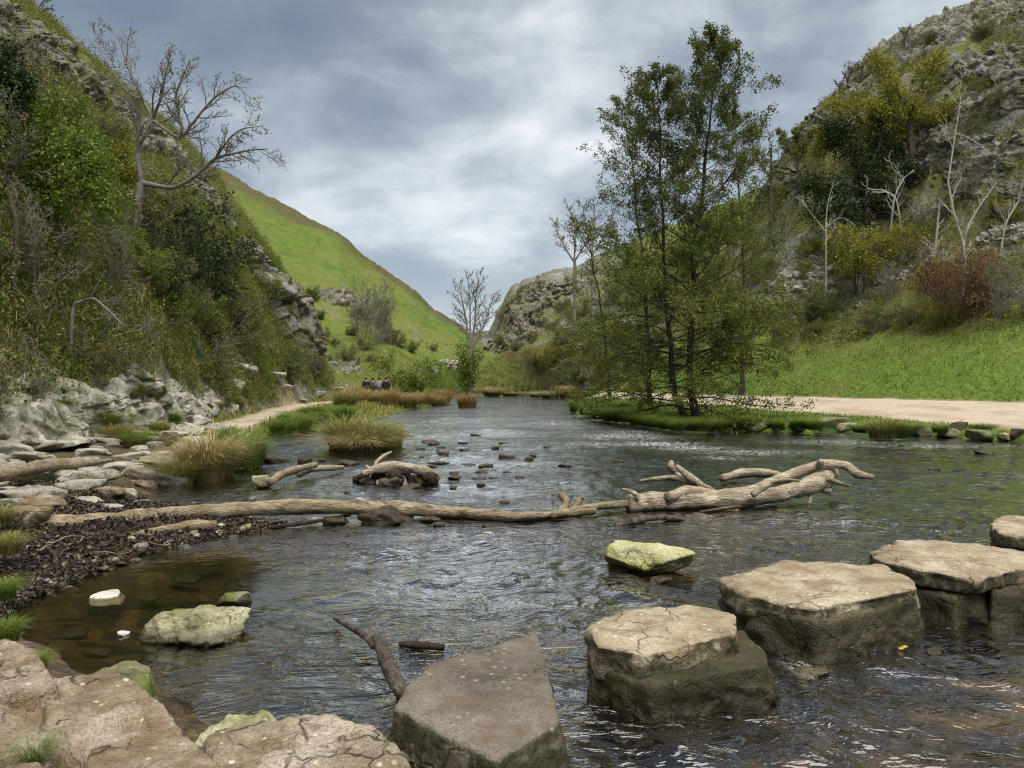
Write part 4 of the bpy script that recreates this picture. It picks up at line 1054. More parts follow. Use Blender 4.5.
PARK = (0, -60, -40)            # prototypes wait below ground until their first placing
def shrub_proto(name, label, cat, h, w, nstem, spec, leafmat, per, spread, lsize, barkmat, seed, r0=.02, up=.05, lean=.6, group=None, aspect=.55, jit=.12):
    r = np.random.default_rng(seed)
    G = Geo(); tips = []
    for s in range(nstem):
        az = r.uniform(0, 6.283); ln = r.uniform(.15, 1) * lean
        d = np.array([math.cos(az) * ln, math.sin(az) * ln, 1.0])
        L = h * r.uniform(.6, 1.05)
        p0 = np.array([math.cos(az), math.sin(az), 0]) * w * .12 * r.uniform(0, 1)
        q = wander(p0 - np.array([0, 0, .25]), d, L, 9, jit, up, r)
        rd = np.linspace(r0 * r.uniform(.7, 1.1), r0 * .25, len(q))
        G.tube(q, rd, 5)
        ramify(G, tips, q, rd, 0, spec, r)
    root = thing(name, label, cat, PARK, group=group)
    obj('stems', G.mesh('stems', MAT[barkmat]), root)
    if per > 0:
        C = tips_leaves(tips, per, spread, r)
        obj('foliage', leaf_mesh('foliage', C, lsize, MAT[leafmat], aspect, .3, r), root)
    return root

class Placer:
    """first placing moves the prototype itself, later ones copy it"""
    def __init__(self, protos): self.p = protos; self.used = [False] * len(protos)
    def put(self, i, loc, rz, scale, label=None, group=None, tilt=(0, 0)):
        i %= len(self.p)
        if not self.used[i]:
            self.used[i] = True; o = self.p[i]
            o.location = loc; o.rotation_euler = (tilt[0], tilt[1], rz); o.scale = scale if hasattr(scale, '__len__') else (scale,) * 3
            if label: o['label'] = label
            if group: o['group'] = group
            return o
        return copy_thing(self.p[i], loc, rz, scale, label, group, tilt)

TW = [(7, .2, .8, .42, .14, .02, 3, 5), (5, .2, .8, .5, .16, .02, 3, 4)]
TWIG[0] = .0075
scrub = Placer([shrub_proto('scrub_bush', 's', 'bush', 1.7, 1.6, 11, TW, 'leaf_olive', 7.0, .08, .09, 'bark_grey', 500 + k, r0=.018, lean=.9) for k in range(3)])
greenb = Placer([shrub_proto('green_bush', 's', 'bush', 2.2, 1.8, 9, TW, 'leaf_green', 14, .10, .10, 'bark_brown', 510 + k, r0=.022, lean=.7) for k in range(2)])
twiggy = Placer([shrub_proto('bare_bush', 's', 'bush', 2.6, 1.6, 9, TW + [(4, .3, .7, .5, .15, .03, 3, 3)], 'leaf_olive', .5, .04, .07, 'bark_grey', 520 + k, r0=.022, lean=.6, up=.08) for k in range(2)])
darkb = Placer([shrub_proto('evergreen_bush', 's', 'bush', 2.6, 2.2, 10, TW, 'leaf_dark', 16, .11, .10, 'bark_brown', 530 + k, r0=.03, lean=.8) for k in range(2)])
yellowb = Placer([shrub_proto('yellowing_bush', 's', 'bush', 2.6, 2.0, 9, TW, 'leaf_yellow', 10, .10, .10, 'bark_brown', 540 + k, r0=.025, lean=.7) for k in range(2)])
russet = Placer([shrub_proto('russet_bush', 's', 'bush', 3.4, 2.6, 12, [(8, .2, .75, .45, .13, .02, 3, 5), (7, .2, .8, .45, .16, .0, 3, 4)], 'leaf_russet', 10, .12, .095, 'bark_brown', 550, r0=.035, lean=.8)])

def slope_point(px, py): return ray_hit(px, py)
R1 = np.random.default_rng(77)
def put_px(pl, i, px, py, hpx, h0, label, group=None, sx=1.0):
    """plant whose foot is at this place of the photo and whose height is hpx there"""
    c = ray_hit(px, py)
    s = hpx * c[1] / F / h0
    return pl.put(i, (c[0], c[1], c[2] - .05), R1.uniform(0, 6.28), (s * sx, s * sx, s), label, group)

# left hillside: scattered scrub between the crags (positions on the slope)
n_l = 0
gscr = 'olive scrub bushes on the left hillside'; ggr = 'green bushes on the left hillside'; gbare = 'bare twiggy bushes on the left hillside'
for w0 in list(np.arange(1.0, 5, .62)) + list(np.arange(5.4, 17, 1.3)):
    for y0 in np.arange(14.5, 57, 2.1 + w0 * .06):
        y = y0 + R1.uniform(-.9, .9); w = w0 + R1.uniform(-.6, .6)
        if R1.uniform() > .74: continue
        x = float(np.interp(y, XB_Y, XB_X)) - w
        u = x / y
        if u < -.70: continue
        z = HZ(x, y); px = 512 + F * u; py = HY - (z - EYE) / y * F
        if py < 40 + (px * .75) + 40: continue                 # keep the skyline crags bare
        if px > 235 and py < 345: continue                      # and the leaning crag
        if py > 380 and R1.uniform() < .75: continue            # pale rock foot stays open
        t = R1.uniform()
        if t < .42: scrub.put(R1.integers(3), (x, y, z), R1.uniform(0, 6.28), R1.uniform(.7, 1.6), 'olive-brown leafy scrub bush among others on the left hillside', gscr, (0, .25))
        elif t < .78: greenb.put(R1.integers(2), (x, y, z), R1.uniform(0, 6.28), R1.uniform(.6, 1.0), 'green-leaved bush among the scrub of the left hillside', ggr, (0, .2))
        else: twiggy.put(R1.integers(2), (x, y, z), R1.uniform(0, 6.28), R1.uniform(.7, 1.3), 'leafless grey twiggy bush among the scrub of the left hillside', gbare, (0, .2))
        n_l += 1
palet = Placer([shrub_proto('bare_bush', 's', 'bush', 3.0, 1.2, 5, [(6, .2, .8, .45, .18, .02, 3, 5), (5, .3, .7, .5, .18, .02, 3, 4)], 'leaf_olive', 1.2, .05, .08, 'bark_grey', 570 + k, r0=.02, lean=1.2, jit=.2) for k in range(2)])
for k, (px, py) in enumerate([(24, 330), (96, 335), (140, 350), (40, 285), (112, 290), (12, 240), (195, 360), (100, 235)]):
    q = ray_hit(px, py)
    palet.put(k, (q[0] + .2, q[1], q[2]), R1.uniform(0, 6.28), R1.uniform(.55, 1.0), 'grey bare straggling bush with crooked stems on the left hillside', 'grey straggling bushes on the left hillside', (0, .3))
for k, (px, py) in enumerate([(935, 290), (1010, 290), (905, 240), (985, 230), (960, 205), (1015, 190), (880, 270), (845, 300), (925, 215)]):
    q = ray_hit(px, py)
    palet.put(k, (q[0], q[1], q[2]), R1.uniform(0, 6.28), R1.uniform(.8, 1.4), 'grey bare straggling bush with crooked stems on the right hillside', 'grey straggling bushes on the right hillside')
# dark yew-like mass under the bare tree, low bushes by the spur
put_px(darkb, 0, 205, 316, 120, 2.6, 'large dark evergreen bush below the bare spreading tree', sx=.95)
put_px(darkb, 1, 160, 300, 80, 2.6, 'smaller dark evergreen bush beside the foot of the bare spreading tree')
put_px(darkb, 0, 178, 240, 55, 2.6, 'ivy-dark bush right behind the bare spreading tree trunk')
put_px(greenb, 1, 268, 272, 22, 2.2, 'round green bush perched on top of the leaning grey crag')
put_px(scrub, 1, 235, 340, 40, 1.7, 'brown scrub bush between the leaning crag and the evergreen', sx=1.3)
put_px(scrub, 2, 262, 300, 34, 1.7, 'brown scrub clump hanging on the shoulder of the leaning crag', sx=1.2)

# ---- bushes of the right hillside
gsr = 'olive scrub bushes on the upper right hillside'; gbr = 'bare grey bushes on the upper right hillside'
for w0 in np.arange(8.5, 34, 2.0):
    for t0 in np.arange(-16, 30, 2.6):
        w = w0 + R1.uniform(-.9, .9); t = t0 + R1.uniform(-1.2, 1.2)
        x = 22.5 + .832 * w - .553 * t; y = 34.7 + .553 * w + .832 * t
        u = x / y
        if u > .70 or u < .33: continue
        z = HZ(x, y); px = 512 + F * u; py = HY - (z - EYE) / y * F
        if py < 60 or R1.uniform() > (.62 if w0 < 18 else .32): continue
        k = R1.uniform()
        if k < .55: scrub.put(R1.integers(3), (x, y, z), R1.uniform(0, 6.28), R1.uniform(.8, 1.4), 'olive-brown scrub bush among the rocks of the right hillside', gsr)
        elif k < .82: twiggy.put(R1.integers(2), (x, y, z), R1.uniform(0, 6.28), R1.uniform(.7, 1.2), 'leafless grey bush among the rocks of the right hillside', gbr)
        else: yellowb.put(R1.integers(2), (x, y, z), R1.uniform(0, 6.28), R1.uniform(.5, .9), 'yellow-green bush among the rocks of the right hillside', 'yellow-green bushes on the upper right hillside')
put_px(russet, 0, 960, 322, 80, 3.4, 'wide russet-leaved hawthorn bush on the right grass slope', sx=1.15)
put_px(yellowb, 0, 862, 290, 70, 2.6, 'low yellow-green bush left of the russet hawthorn', sx=1.2)
put_px(yellowb, 1, 905, 262, 50, 2.6, 'yellow-brown bush behind the russet hawthorn', sx=1.2)
put_px(greenb, 0, 845, 275, 40, 2.2, 'small green bush between the pale rocks and the yellow-green bush')
put_px(twiggy, 0, 782, 322, 34, 2.6, 'brown twiggy bush below the bright pale rocks', sx=1.2)
put_px(scrub, 0, 822, 318, 44, 1.7, 'spindly olive bush with a thin stem on the right grass slope')
put_px(twiggy, 1, 1000, 310, 60, 2.6, 'bare red-brown bush behind the russet hawthorn at the picture edge')

# ---- valley floor bushes in the distance
far_specs = [(403, 388, 48, 'greenb', 'round pale green bush by the walkers at the river bend', 1.25), (440, 385, 22, 'greenb', 'small green bush right of the round pale green one', 1.2), (424, 386, 26, 'yellowb', 'small yellow-green bush behind the round pale green one', 1.2)]
for px, py, hp, kd, lb_, sx in far_specs:
    pl = {'greenb': greenb, 'yellowb': yellowb}[kd]
    c = at_y(px, py, 62 if px < 420 else 82); z = HZ(c[0], c[1]); h0 = 2.2 if kd == 'greenb' else 2.6
    s = hp * c[1] / F / h0
    pl.put(0, (c[0], c[1], z - .05), R1.uniform(0, 6.28), (s * sx, s * sx, s), lb_)
for k, (px, py, hp, Y) in enumerate([(362, 372, 62, 90), (378, 372, 66, 92), (388, 370, 60, 94), (372, 368, 50, 96)]):
    c = at_y(px, py, Y); s = hp * Y / F / 2.6
    twiggy.put(k, (c[0], c[1], HZ(c[0], c[1]) - .05), R1.uniform(0, 6.28), (s * .7, s * .7, s), 'bare grey tall bush on the far slope behind the round green bush', 'bare grey bushes behind the round green bush')
for k, (px, py) in enumerate([(590, 352), (610, 345), (570, 345), (585, 365), (630, 350), (650, 345), (560, 362), (605, 372), (620, 365), (545, 368), (640, 330), (600, 325), (580, 318), (660, 320), (615, 300), (640, 290), (670, 300), (690, 320), (700, 290), (720, 270), (730, 300), (745, 250), (760, 280), (690, 260), (655, 265)]):
    q = ray_hit(px, py)
    pl, h0 = (scrub, 1.7) if k % 3 else (yellowb, 2.6)
    s = R1.uniform(16, 30) * q[1] / F / h0
    pl.put(k, (q[0], q[1], q[2] - .1), R1.uniform(0, 6.28), (s * 1.3, s * 1.3, s), 'olive scrub bush on the hill behind the alders' if k % 3 else 'yellowish bush on the hill behind the alders', 'olive bushes on the hill behind the alders' if k % 3 else 'yellowish bushes on the hill behind the alders')
for k, (px, py) in enumerate([(300, 330), (318, 318), (335, 345), (350, 335), (365, 350), (330, 365), (345, 360), (300, 352), (372, 362), (322, 340), (395, 345), (412, 352), (432, 350), (312, 300), (296, 312), (358, 318)]):
    q = ray_hit(px, py)
    pl, h0 = (greenb, 2.2) if k % 2 else (scrub, 1.7)
    s = R1.uniform(9, 20) * q[1] / F / h0
    pl.put(k, (q[0], q[1], q[2] - .1), R1.uniform(0, 6.28), (s * 1.3, s * 1.3, s), 'small green bush dotted on the far green hillside' if k % 2 else 'small brownish bush dotted on the far green hillside', 'green bushes on the far green hillside' if k % 2 else 'brownish bushes on the far green hillside')

for k, (px, py) in enumerate([(578, 380), (588, 372), (596, 384), (604, 360), (566, 376), (572, 362), (612, 384), (628, 378), (620, 352), (505, 320), (520, 305), (540, 318), (530, 340), (552, 330), (515, 350), (545, 292), (562, 310), (500, 345), (535, 365)]):
    q = ray_hit(px, py); s = R1.uniform(24, 36) * (.45 if px < 570 else 1) * q[1] / F / 1.7
    scrub.put(k, (q[0], q[1], q[2] - .1), R1.uniform(0, 6.28), (s * 1.4, s * 1.4, s), 'olive scrub bush on the hill behind the alders' if px >= 570 else 'small scrub bush rooted on the crag closing the valley', 'olive bushes on the hill behind the alders' if px >= 570 else 'scrub on the crag closing the valley')
for k in range(12):
    px, py = R1.uniform(880, 1020), R1.uniform(20, 230)
    q = ray_hit(px, py)
    if q is None or q[1] > 100: continue
    pl, h0 = (scrub, 1.7) if k % 3 else (twiggy, 2.6)
    s = R1.uniform(14, 26) * q[1] / F / h0
    pl.put(k, (q[0], q[1], q[2] - .1), R1.uniform(0, 6.28), (s * 1.4, s * 1.4, s), 'olive-brown scrub bush among the rocks of the right hillside' if k % 3 else 'leafless grey bush among the rocks of the right hillside', gsr if k % 3 else gbr)

# ================================================================== tussocks and reeds
def tussock_proto(name, h, w, n, mat, lean, seed, droop=.35, width=.016):
    r = np.random.default_rng(seed)
    a = r.uniform(0, 6.283, n); q = np.sqrt(r.uniform(0, 1, n)) * w * .5
    P = np.stack([np.cos(a) * q, np.sin(a) * q, np.full(n, -.03)], 1)
    dirs = unit(np.stack([np.cos(a), np.sin(a), 0 * a], 1) * .8 + np.column_stack([r.normal(size=(n, 2)) * .6, np.zeros(n)]))
    me = blade_mesh(name, P, h * (1 - .35 * (q / (w * .5)) ** 2), width, MAT[mat], lean, 4, r, droop, dirs)
    o = obj(name, me, None, PARK)
    return o

tus = {
 'straw': [tussock_proto('straw_tussock', 1.0, .85, 1300, 'blade_straw', 1.05, 600 + k, .55) for k in range(2)],
 'green': [tussock_proto('grass_tussock', .8, .85, 1200, 'blade_green', .9, 610 + k, .5) for k in range(2)],
 'mix': [tussock_proto('grass_tussock', .95, .95, 1200, 'blade_mix', .95, 620 + k, .5) for k in range(2)],
 'rust': [tussock_proto('reed_clump', 1.1, 1.1, 1100, 'blade_rust', .7, 630 + k, .4) for k in range(2)],
}
tus_used = {}
def put_tussock(kind, px, py, hpx, wpx, label, group=None, z=None, Y=None):
    if Y is not None: c = at_y(px, py, Y); c[2] = HZ(c[0], c[1])
    elif z is not None: c = at_z(px, py, z)
    else: c = ray_hit(px, py)
    i = int(R1.integers(2)); src = tus[kind][i]
    if not tus_used.get((kind, i)): o = src; tus_used[(kind, i)] = True
    else: o = src.copy(); link(o); o.pop('group', None) if 'group' in o else None
    h0 = {'straw': .66, 'green': .56, 'mix': .66, 'rust': .82}[kind]; w0 = {'straw': 1.7, 'green': 1.5, 'mix': 1.65, 'rust': 1.7}[kind]
    s = c[1] / F
    o.location = c; o.rotation_euler = (0, 0, R1.uniform(0, 6.28)); o.scale = (wpx * s / w0, wpx * s / w0, hpx * s / h0)
    return tag(o, label, 'grass tussock' if kind != 'rust' else 'reeds', group)

put_tussock('straw', 205, 478, 58, 74, 'big straw-brown drooping tussock at the edge of the rock heap', z=.05)
put_tussock('mix', 178, 484, 36, 50, 'pale yellow-green tussock in front of the big straw one', z=.03)
put_tussock('straw', 222, 474, 46, 44, 'straw tussock between the big straw one and the green tussock', z=.05)
put_tussock('green', 246, 464, 44, 58, 'dense green tussock right of the straw ones', z=.08)
put_tussock('green', 228, 452, 34, 46, 'green tussock behind the straw ones', z=.25)
for k, (px, py, hp, wp) in enumerate([(282, 436, 24, 36), (300, 430, 22, 36), (318, 424, 18, 30), (290, 424, 16, 34), (312, 416, 14, 34), (335, 416, 14, 30)]):
    put_tussock('green', px, py, hp, wp, 'green tussock along the water between footpath and stream', 'green tussocks between footpath and stream')
put_tussock('mix', 346, 448, 44, 56, 'olive and straw clump standing in the shallows', z=.02)
put_tussock('mix', 372, 450, 40, 60, 'wispy straw clump standing in the shallows nearest midstream', z=.02)
put_tussock('straw', 360, 452, 26, 80, 'low brown straw skirt round the clump in the shallows', z=.02)
put_tussock('green', 344, 424, 26, 34, 'green grass clump behind the olive one in the shallows', z=.1)
put_tussock('mix', 392, 446, 30, 34, 'thin pale clump at the outer tip of the shallows', z=.02)
for k in range(26):
    px = 345 + 100 * ((k * .618) % 1); Y = 44 + 22 * ((k * .37) % 1)
    py = HY + (EYE - .25) / Y * F
    x = (px - 512) / F * Y
    if river_sd(np.array([x]), np.array([Y]))[0] < -.1: continue
    kd = 'rust' if k % 4 else 'mix'
    put_tussock(kd, px, py, R1.uniform(.7, 1.4) * F / Y, R1.uniform(1.3, 2.3) * F / Y, 'rust-brown reed clump in the bed at the river bend' if k % 4 else 'yellow-green grass clump in the reed bed at the river bend', 'rust reeds at the river bend' if k % 4 else 'yellow-green clumps in the reed bed', Y=Y)
for px, Y, d in ((425, 56, 0), (437, 57.5, 0), (412, 54.5, 0), (400, 52.5, 0)):
    put_tussock('rust', px, 400, 1.0 * F / Y, 1.7 * F / Y, 'rust-brown reed clump in the bed at the river bend', 'rust reeds at the river bend', Y=Y)
put_tussock('rust', 467, 407, 17, 27, 'lone rusty reed islet standing out in the far river', z=0)
for k, (px, py, hp, wp) in enumerate([(492, 396, 10, 26), (510, 396, 9, 24), (550, 398, 12, 26), (566, 398, 12, 24), (580, 399, 11, 24), (535, 397, 10, 22), (596, 399, 11, 22)]):
    put_tussock('straw', px, py, hp * R1.uniform(.6, 1.4), wp * R1.uniform(.7, 1.3), 'pale straw clump along the far river bank', 'pale straw clumps on the far bank', z=.1)
put_tussock('mix', 884, 437, 27, 46, 'tall grass clump on the right bank below the gravel path', z=.1)
put_tussock('green', 898, 437, 20, 34, 'short green clump beside the tall one on the right bank', z=.1)
for k, (px, py, hp, wp) in enumerate([(800, 428, 14, 28), (815, 429, 14, 26), (775, 428, 12, 26), (850, 424, 12, 30), (745, 426, 14, 30), (940, 432, 10, 22), (730, 425, 14, 30), (985, 432, 12, 26), (860, 432, 10, 22), (915, 430, 9, 20)]):
    put_tussock('green', px, py, hp, wp, 'low green clump overhanging the right bank edge', 'low green clumps on the right bank edge', z=.2)
prom = [(590, 414), (600, 418), (612, 420), (625, 421), (640, 424), (655, 426), (668, 428), (680, 430), (700, 430), (715, 429), (580, 410), (595, 408), (620, 412), (650, 416)]
for k, (px, py) in enumerate(prom):
    put_tussock('green', px, py, 15, 34, 'overhanging green tussock on the alder bank', 'green tussocks on the alder bank', z=.15)
for k, (px, py, hp, wp, kd) in enumerate([(4, 598, 26, 34, 'green'), (8, 552, 26, 34, 'mix'), (8, 640, 30, 34, 'green'), (36, 670, 24, 30, 'green'), (0, 525, 26, 34, 'mix'), (30, 765, 34, 40, 'green')]):
    c = at_z(px, py, .30)
    put_tussock(kd, px, py, hp, wp, 'green grass tuft growing between the foreground bank stones' if kd == 'green' else 'yellowish grass tuft on the bank at the left edge', 'grass tufts between the foreground bank stones' if kd == 'green' else 'yellowish tufts at the left edge', z=.30)

for k in range(34):
    px, py = R1.uniform(4, 250), R1.uniform(385, 448)
    q = ray_hit(px, py)
    if q is None or q[1] > 40: continue
    hp = R1.uniform(.3, .6) * F / q[1]
    put_tussock('green' if k % 2 else 'mix', px, py, hp, hp * 1.7, 'green grass tuft growing among the pale rocks at the slope foot' if k % 2 else 'yellow-green grass tuft growing among the pale rocks at the slope foot', 'green tufts among the slope-foot rocks' if k % 2 else 'yellow-green tufts among the slope-foot rocks')
# ================================================================== uncountable ground cover
def scatter(n, x0, x1, y0, y1, cond, seed):
    r = np.random.default_rng(seed)
    x = r.uniform(x0, x1, n); y = r.uniform(y0, y1, n)
    k = cond(x, y, r); x, y = x[k], y[k]
    return np.stack([x, y, H(x, y)], 1), r

# grass of the right slope and bank
def c_right(x, y, r):
    wr, t = right_wt(x, y); s = river_sd(x, y)
    m = (np.abs(x / y) < .72) & (s > .1)
    slope = (wr > .1) & (wr < 14)
    bank = (wr < 0) & (path_mask(x, y) < .05) & (x > 2)
    return m & (slope & (r.uniform(0, 1, len(x)) < np.clip(1.3 - wr / 13, .15, 1)) | bank)
P, r = scatter(190000, 3, 45, 24, 78, c_right, 700)
hgt = .12 * (1 + 1.3 * np.clip(fbm(P * .7, 3, 701), -.6, 1.2))
tag(obj('grass', blade_mesh('grass', P, hgt, .04, MAT['blade_green'], .8, 1, r)), 'green grass covering the right slope and bank', None, None, 'stuff')
# grass under the left hill and by the footpath
def c_left(x, y, r):
    s = river_sd(x, y); lw = left_w(x, y)
    return (s > .15) & (x < 0) & (y > 18) & (lw < 6) & (left_path_d(x, y) > .75) & ((y > 22) | (lw > -.3)) & (x / y > -.72) & (r.uniform(0, 1, len(x)) < np.clip(1.2 - lw / 6, 0, 1))
P, r = scatter(120000, -22, 0, 18, 90, c_left, 710)
hgt = .20 * (1 + 1.2 * np.clip(fbm(P * .8, 3, 711), -.6, 1.2))
tag(obj('grass', blade_mesh('grass', P, hgt, .045, MAT['blade_mix'], .5, 1, r)), 'rough mixed grass along the left footpath and slope foot', None, None, 'stuff')
# brambles, ivy and dead stalks over the left hillside
def c_under(x, y, r):
    lw = left_w(x, y)
    q = np.stack([x, y, 0 * x], 1)
    return (lw > .9) & (lw < 22) & (x / y > -.72) & (fbm(q * .4, 3, 721) > -.26 + .34 * np.clip((2.2 - lw) / 1.5, 0, 1) + .02 * np.clip(lw - 9, 0, 9))
P, r = scatter(480000, -34, -9, 13, 66, c_under, 720)
def c_low(x, y, r):
    lw = left_w(x, y); q = np.stack([x, y, 0 * x], 1)
    return (lw > .3) & (lw < 5.5) & (x / y > -.72) & (fbm(q * .5, 3, 724) > -.6 + .75 * np.clip((1.3 - lw) / .9, 0, 1)) 
Pb, r = scatter(460000, -19, -10, 13, 64, c_low, 723)
Pb = Pb + np.column_stack([r.uniform(-.05, .22, len(Pb)), np.zeros(len(Pb)), r.uniform(0, .3, len(Pb))])
P = np.vstack([P, Pb])
lump = np.clip(fbm(P * .75, 3, 722) * 1.9 + .25, 0, 1.5)
P2 = P + np.stack([0 * lump, 0 * lump, lump * r.uniform(0, 1.0, len(P)) ** .7], 1) + r.normal(size=P.shape) * .10
sel = r.uniform(0, 1, len(P)) < .62
tag(obj('undergrowth', leaf_mesh('undergrowth', P2[sel], .125, MAT['leaf_under'], .6, .4, r)), 'tangled bramble and ivy leaves over the left hillside', None, None, 'stuff')
tag(obj('undergrowth', blade_mesh('undergrowth', P[~sel] + np.array([0, 0, -.02]), .48, .02, MAT['blade_mix'], .9, 3, r, .45)), 'long drooping grass stalks over the left hillside', None, None, 'stuff')
def c_under_r(x, y, r):
    wr, t = right_wt(x, y); q = np.stack([x, y, 0 * x], 1)
    return (wr > 7) & (wr < 36) & (x / y < .72) & (x / y > .2) & (fbm(q * .25, 3, 731) > -.10 + .006 * np.clip(wr - 14, 0, 20))
P, r = scatter(420000, 14, 58, 30, 88, c_under_r, 730)
P2 = P + np.stack([0 * P[:, 0], 0 * P[:, 0], np.clip(fbm(P * .6, 3, 732) + .25, 0, 1) * r.uniform(0, 1, len(P))], 1) + r.normal(size=P.shape) * .12
tag(obj('undergrowth', leaf_mesh('undergrowth', P2, .16, MAT['leaf_olive'], .6, .4, r)), 'olive and brown undergrowth over the upper right hillside', None, None, 'stuff')
# fallen leaves on the near left bank and on the stones
def c_lit(x, y, r):
    s = river_sd(x, y)
    return (s > -.12) & (s < 3.2) & (x < -2) & (x / y > -.75)
P, r = scatter(60000, -8, -1.5, 6.2, 13, c_lit, 740)
P[:, 2] = np.maximum(P[:, 2], .0) + r.uniform(.01, .06, len(P))
tag(obj('fallen_leaves', leaf_mesh('fallen_leaves', P, .05, MAT['leaf_litter'], .7, 1.6, r)), 'dark wet fallen leaves matted on the near left bank', None, None, 'stuff')

print('UNDER', [ (o.name, len(o.data.polygons)) for o in bpy.data.objects if o.get('kind')=='stuff'])

# ================================================================== trees
TWIG[0] = .006
def alder(label, base, top, path, seed, nb, blen, leaf_per, low=.06, thin=1.0, r0=.16, bare_top=.0, group=None):
    """straight-stemmed alder: path = trunk points from base to top"""
    r = np.random.default_rng(seed)
    P = np.array(path, float) - base
    P, _ = smooth_curve(P, np.zeros(len(P)), 46)
    P[1:-1] += np.column_stack([fbm(np.column_stack([np.linspace(0, 7, 44), np.zeros(44), np.full(44, seed)]), 2, seed) * .18, fbm(np.column_stack([np.linspace(0, 7, 44), np.zeros(44), np.full(44, seed + 9)]), 2, seed) * .18, np.zeros(44)])
    Hh = P[-1, 2]
    rd = r0 * (1 - np.linspace(0, 1, 46)) ** 1.1 + .012; rd[:3] *= (1.5, 1.25, 1.1)
    root = thing('alder_tree', label, 'tree', base, group=group)
    G = Geo(); G.tube(P, rd, 12, False, .25, seed, 5)
    obj('trunk', G.mesh('trunk', MAT['bark_alder']), root)
    B = Geo(); tips = []; tops = []
    for j in range(nb):
        f = low + (1 - low) * (j + r.uniform(0, 1)) / nb
        x = f * 45; i = min(int(x), 44); g = x - i
        p = P[i] * (1 - g) + P[i + 1] * g
        az = j * 2.4 + r.uniform(-.5, .5)
        el = .05 + .75 * f + r.uniform(-.2, .2)
        d = np.array([math.cos(az) * math.cos(el), math.sin(az) * math.cos(el), math.sin(el)])
        L = blen * np.interp(f, [0, .15, .35, .6, .85, 1], [.8, 1.0, 1.0, .82, .55, .18]) * r.uniform(.65, 1.15)
        q = wander(p, d, L, 10, .10, .015 if f > .4 else -.035, r)
        r1 = max(.009, (rd[i] * .32) * r.uniform(.7, 1.1)); rr = np.linspace(r1, .005, len(q))
        B.tube(q, rr, 5)
        tt = [q[4:]]
        ramify(B, tt, q, rr, 0, [(9, .18, .75, .34, .14, .015, 3, 5), (5, .2, .7, .5, .16, .01, 3, 3)], r)
        (tops if f > .52 else tips).extend(tt)
    obj('branches', B.mesh('branches', MAT['bark_alder']), root)
    C = tips_leaves(tips, leaf_per, .10, r, .1)
    obj('foliage', leaf_mesh('foliage', C, .09, MAT['leaf_alder'], .75, .3, r), root)
    C = tips_leaves(tops, leaf_per * thin, .085, r, .35)
    o = obj('foliage', leaf_mesh('foliage', C, .095, MAT['leaf_alder_top'], .75, .3, r), root)
    o['label'] = 'sparse dark leaves of the crown top'
    return root

def trunk_pts(pix, Y, zbase=None):
    q = [at_y(px, py, Y + dy) for px, py, dy in pix]
    if zbase is not None: q[0][2] = zbase
    return np.array(q)
Yb = 32.3
tp = trunk_pts([(697, 428, 0), (692, 390, 0), (690, 330, .1), (696, 250, .2), (704, 170, .3), (711, 110, .3), (718, 46, .4)], Yb)
alder('tallest alder on the grassy point, its straight stem rising highest', tp[0], tp[-1], tp, 801, 84, 4.6, 17, low=.22, thin=.55, r0=.18)
tp = trunk_pts([(690, 428, 0), (676, 395, -.1), (668, 330, -.2), (664, 250, -.2), (661, 160, -.3), (657, 84, -.3)], Yb + .3)
alder('second alder stem leaning away left of the tallest one', tp[0], tp[-1], tp, 802, 74, 4.6, 17, low=.12, thin=.5, r0=.15)
Yc = 40
tp = trunk_pts([(650, 402, 0), (648, 340, 0), (643, 260, 0), (634, 180, 0), (622, 100, 0)], Yc)
tp[0][2] = HZ(tp[0][0], tp[0][1]) - .1
alder('slimmer alder standing behind the two tall stems, farther back', tp[0], tp[-1], tp, 803, 62, 4.4, 11, low=.10, thin=.4, r0=.13)
tp = trunk_pts([(742, 392, 0), (742, 330, 0), (744, 260, 0), (738, 180, 0), (735, 115, 0)], 48)
tp[0][2] = HZ(tp[0][0], tp[0][1]) - .1
alder('broad bushy alder beyond the gravel path behind the tallest one', tp[0], tp[-1], tp, 804, 50, 4.6, 10, low=.30, thin=.9, r0=.14)
tp = trunk_pts([(610, 398, 0), (606, 350, 0), (600, 300, 0), (590, 250, 0), (583, 206, 0)], 52)
tp[0][2] = HZ(tp[0][0], tp[0][1]) - .1
alder('thin small alder at the edge of the grassy point nearest the far river', tp[0], tp[-1], tp, 805, 34, 3.4, 4.0, low=.12, thin=.2, r0=.10)

def bare_tree(name, label, limbs, Y, seed, spec, bark='bark_grey', base=None, leaf=None, leaf_per=0, lsize=.08, spread=.08, extra=None):
    """limbs: first is the trunk; each a list of (px, py, dY, r_px)"""
    r = np.random.default_rng(seed)
    first = limbs[0][0]
    b = at_y(first[0], first[1], Y + first[2])
    z = HZ(b[0], b[1]); 
    root = thing(name, label, 'tree', (b[0], b[1], z - .1))
    o0 = np.array([b[0], b[1], z - .1])
    tips = []; B = Geo(); Tk = Geo(); TWIG[0] = Y * .00021
    for li, lm in enumerate(limbs):
        Pp = np.array([at_y(px, py, Y + dy) for px, py, dy, rp in lm]); Rr = np.array([rp * (1 if li == 0 else .8) * Y / F for *_, rp in lm])
        if li == 0: Pp[0][2] = min(Pp[0][2], z - .1)
        Pp, Rr = smooth_curve(Pp - o0, Rr, 8 * len(lm))
        (Tk if li == 0 else B).tube(Pp, Rr, 10 if li == 0 else 7, False, .25, seed + li, 4)
        if li > 0 or extra: ramify(B, tips, Pp, Rr, 0, spec, r)
    obj('trunk', Tk.mesh('trunk', MAT[bark]), root)
    obj('branches', B.mesh('branches', MAT[bark]), root)
    if leaf:
        obj('foliage', leaf_mesh('foliage', tips_leaves(tips, leaf_per, spread, r), lsize, MAT[leaf], .6, .3, r), root)
    return root

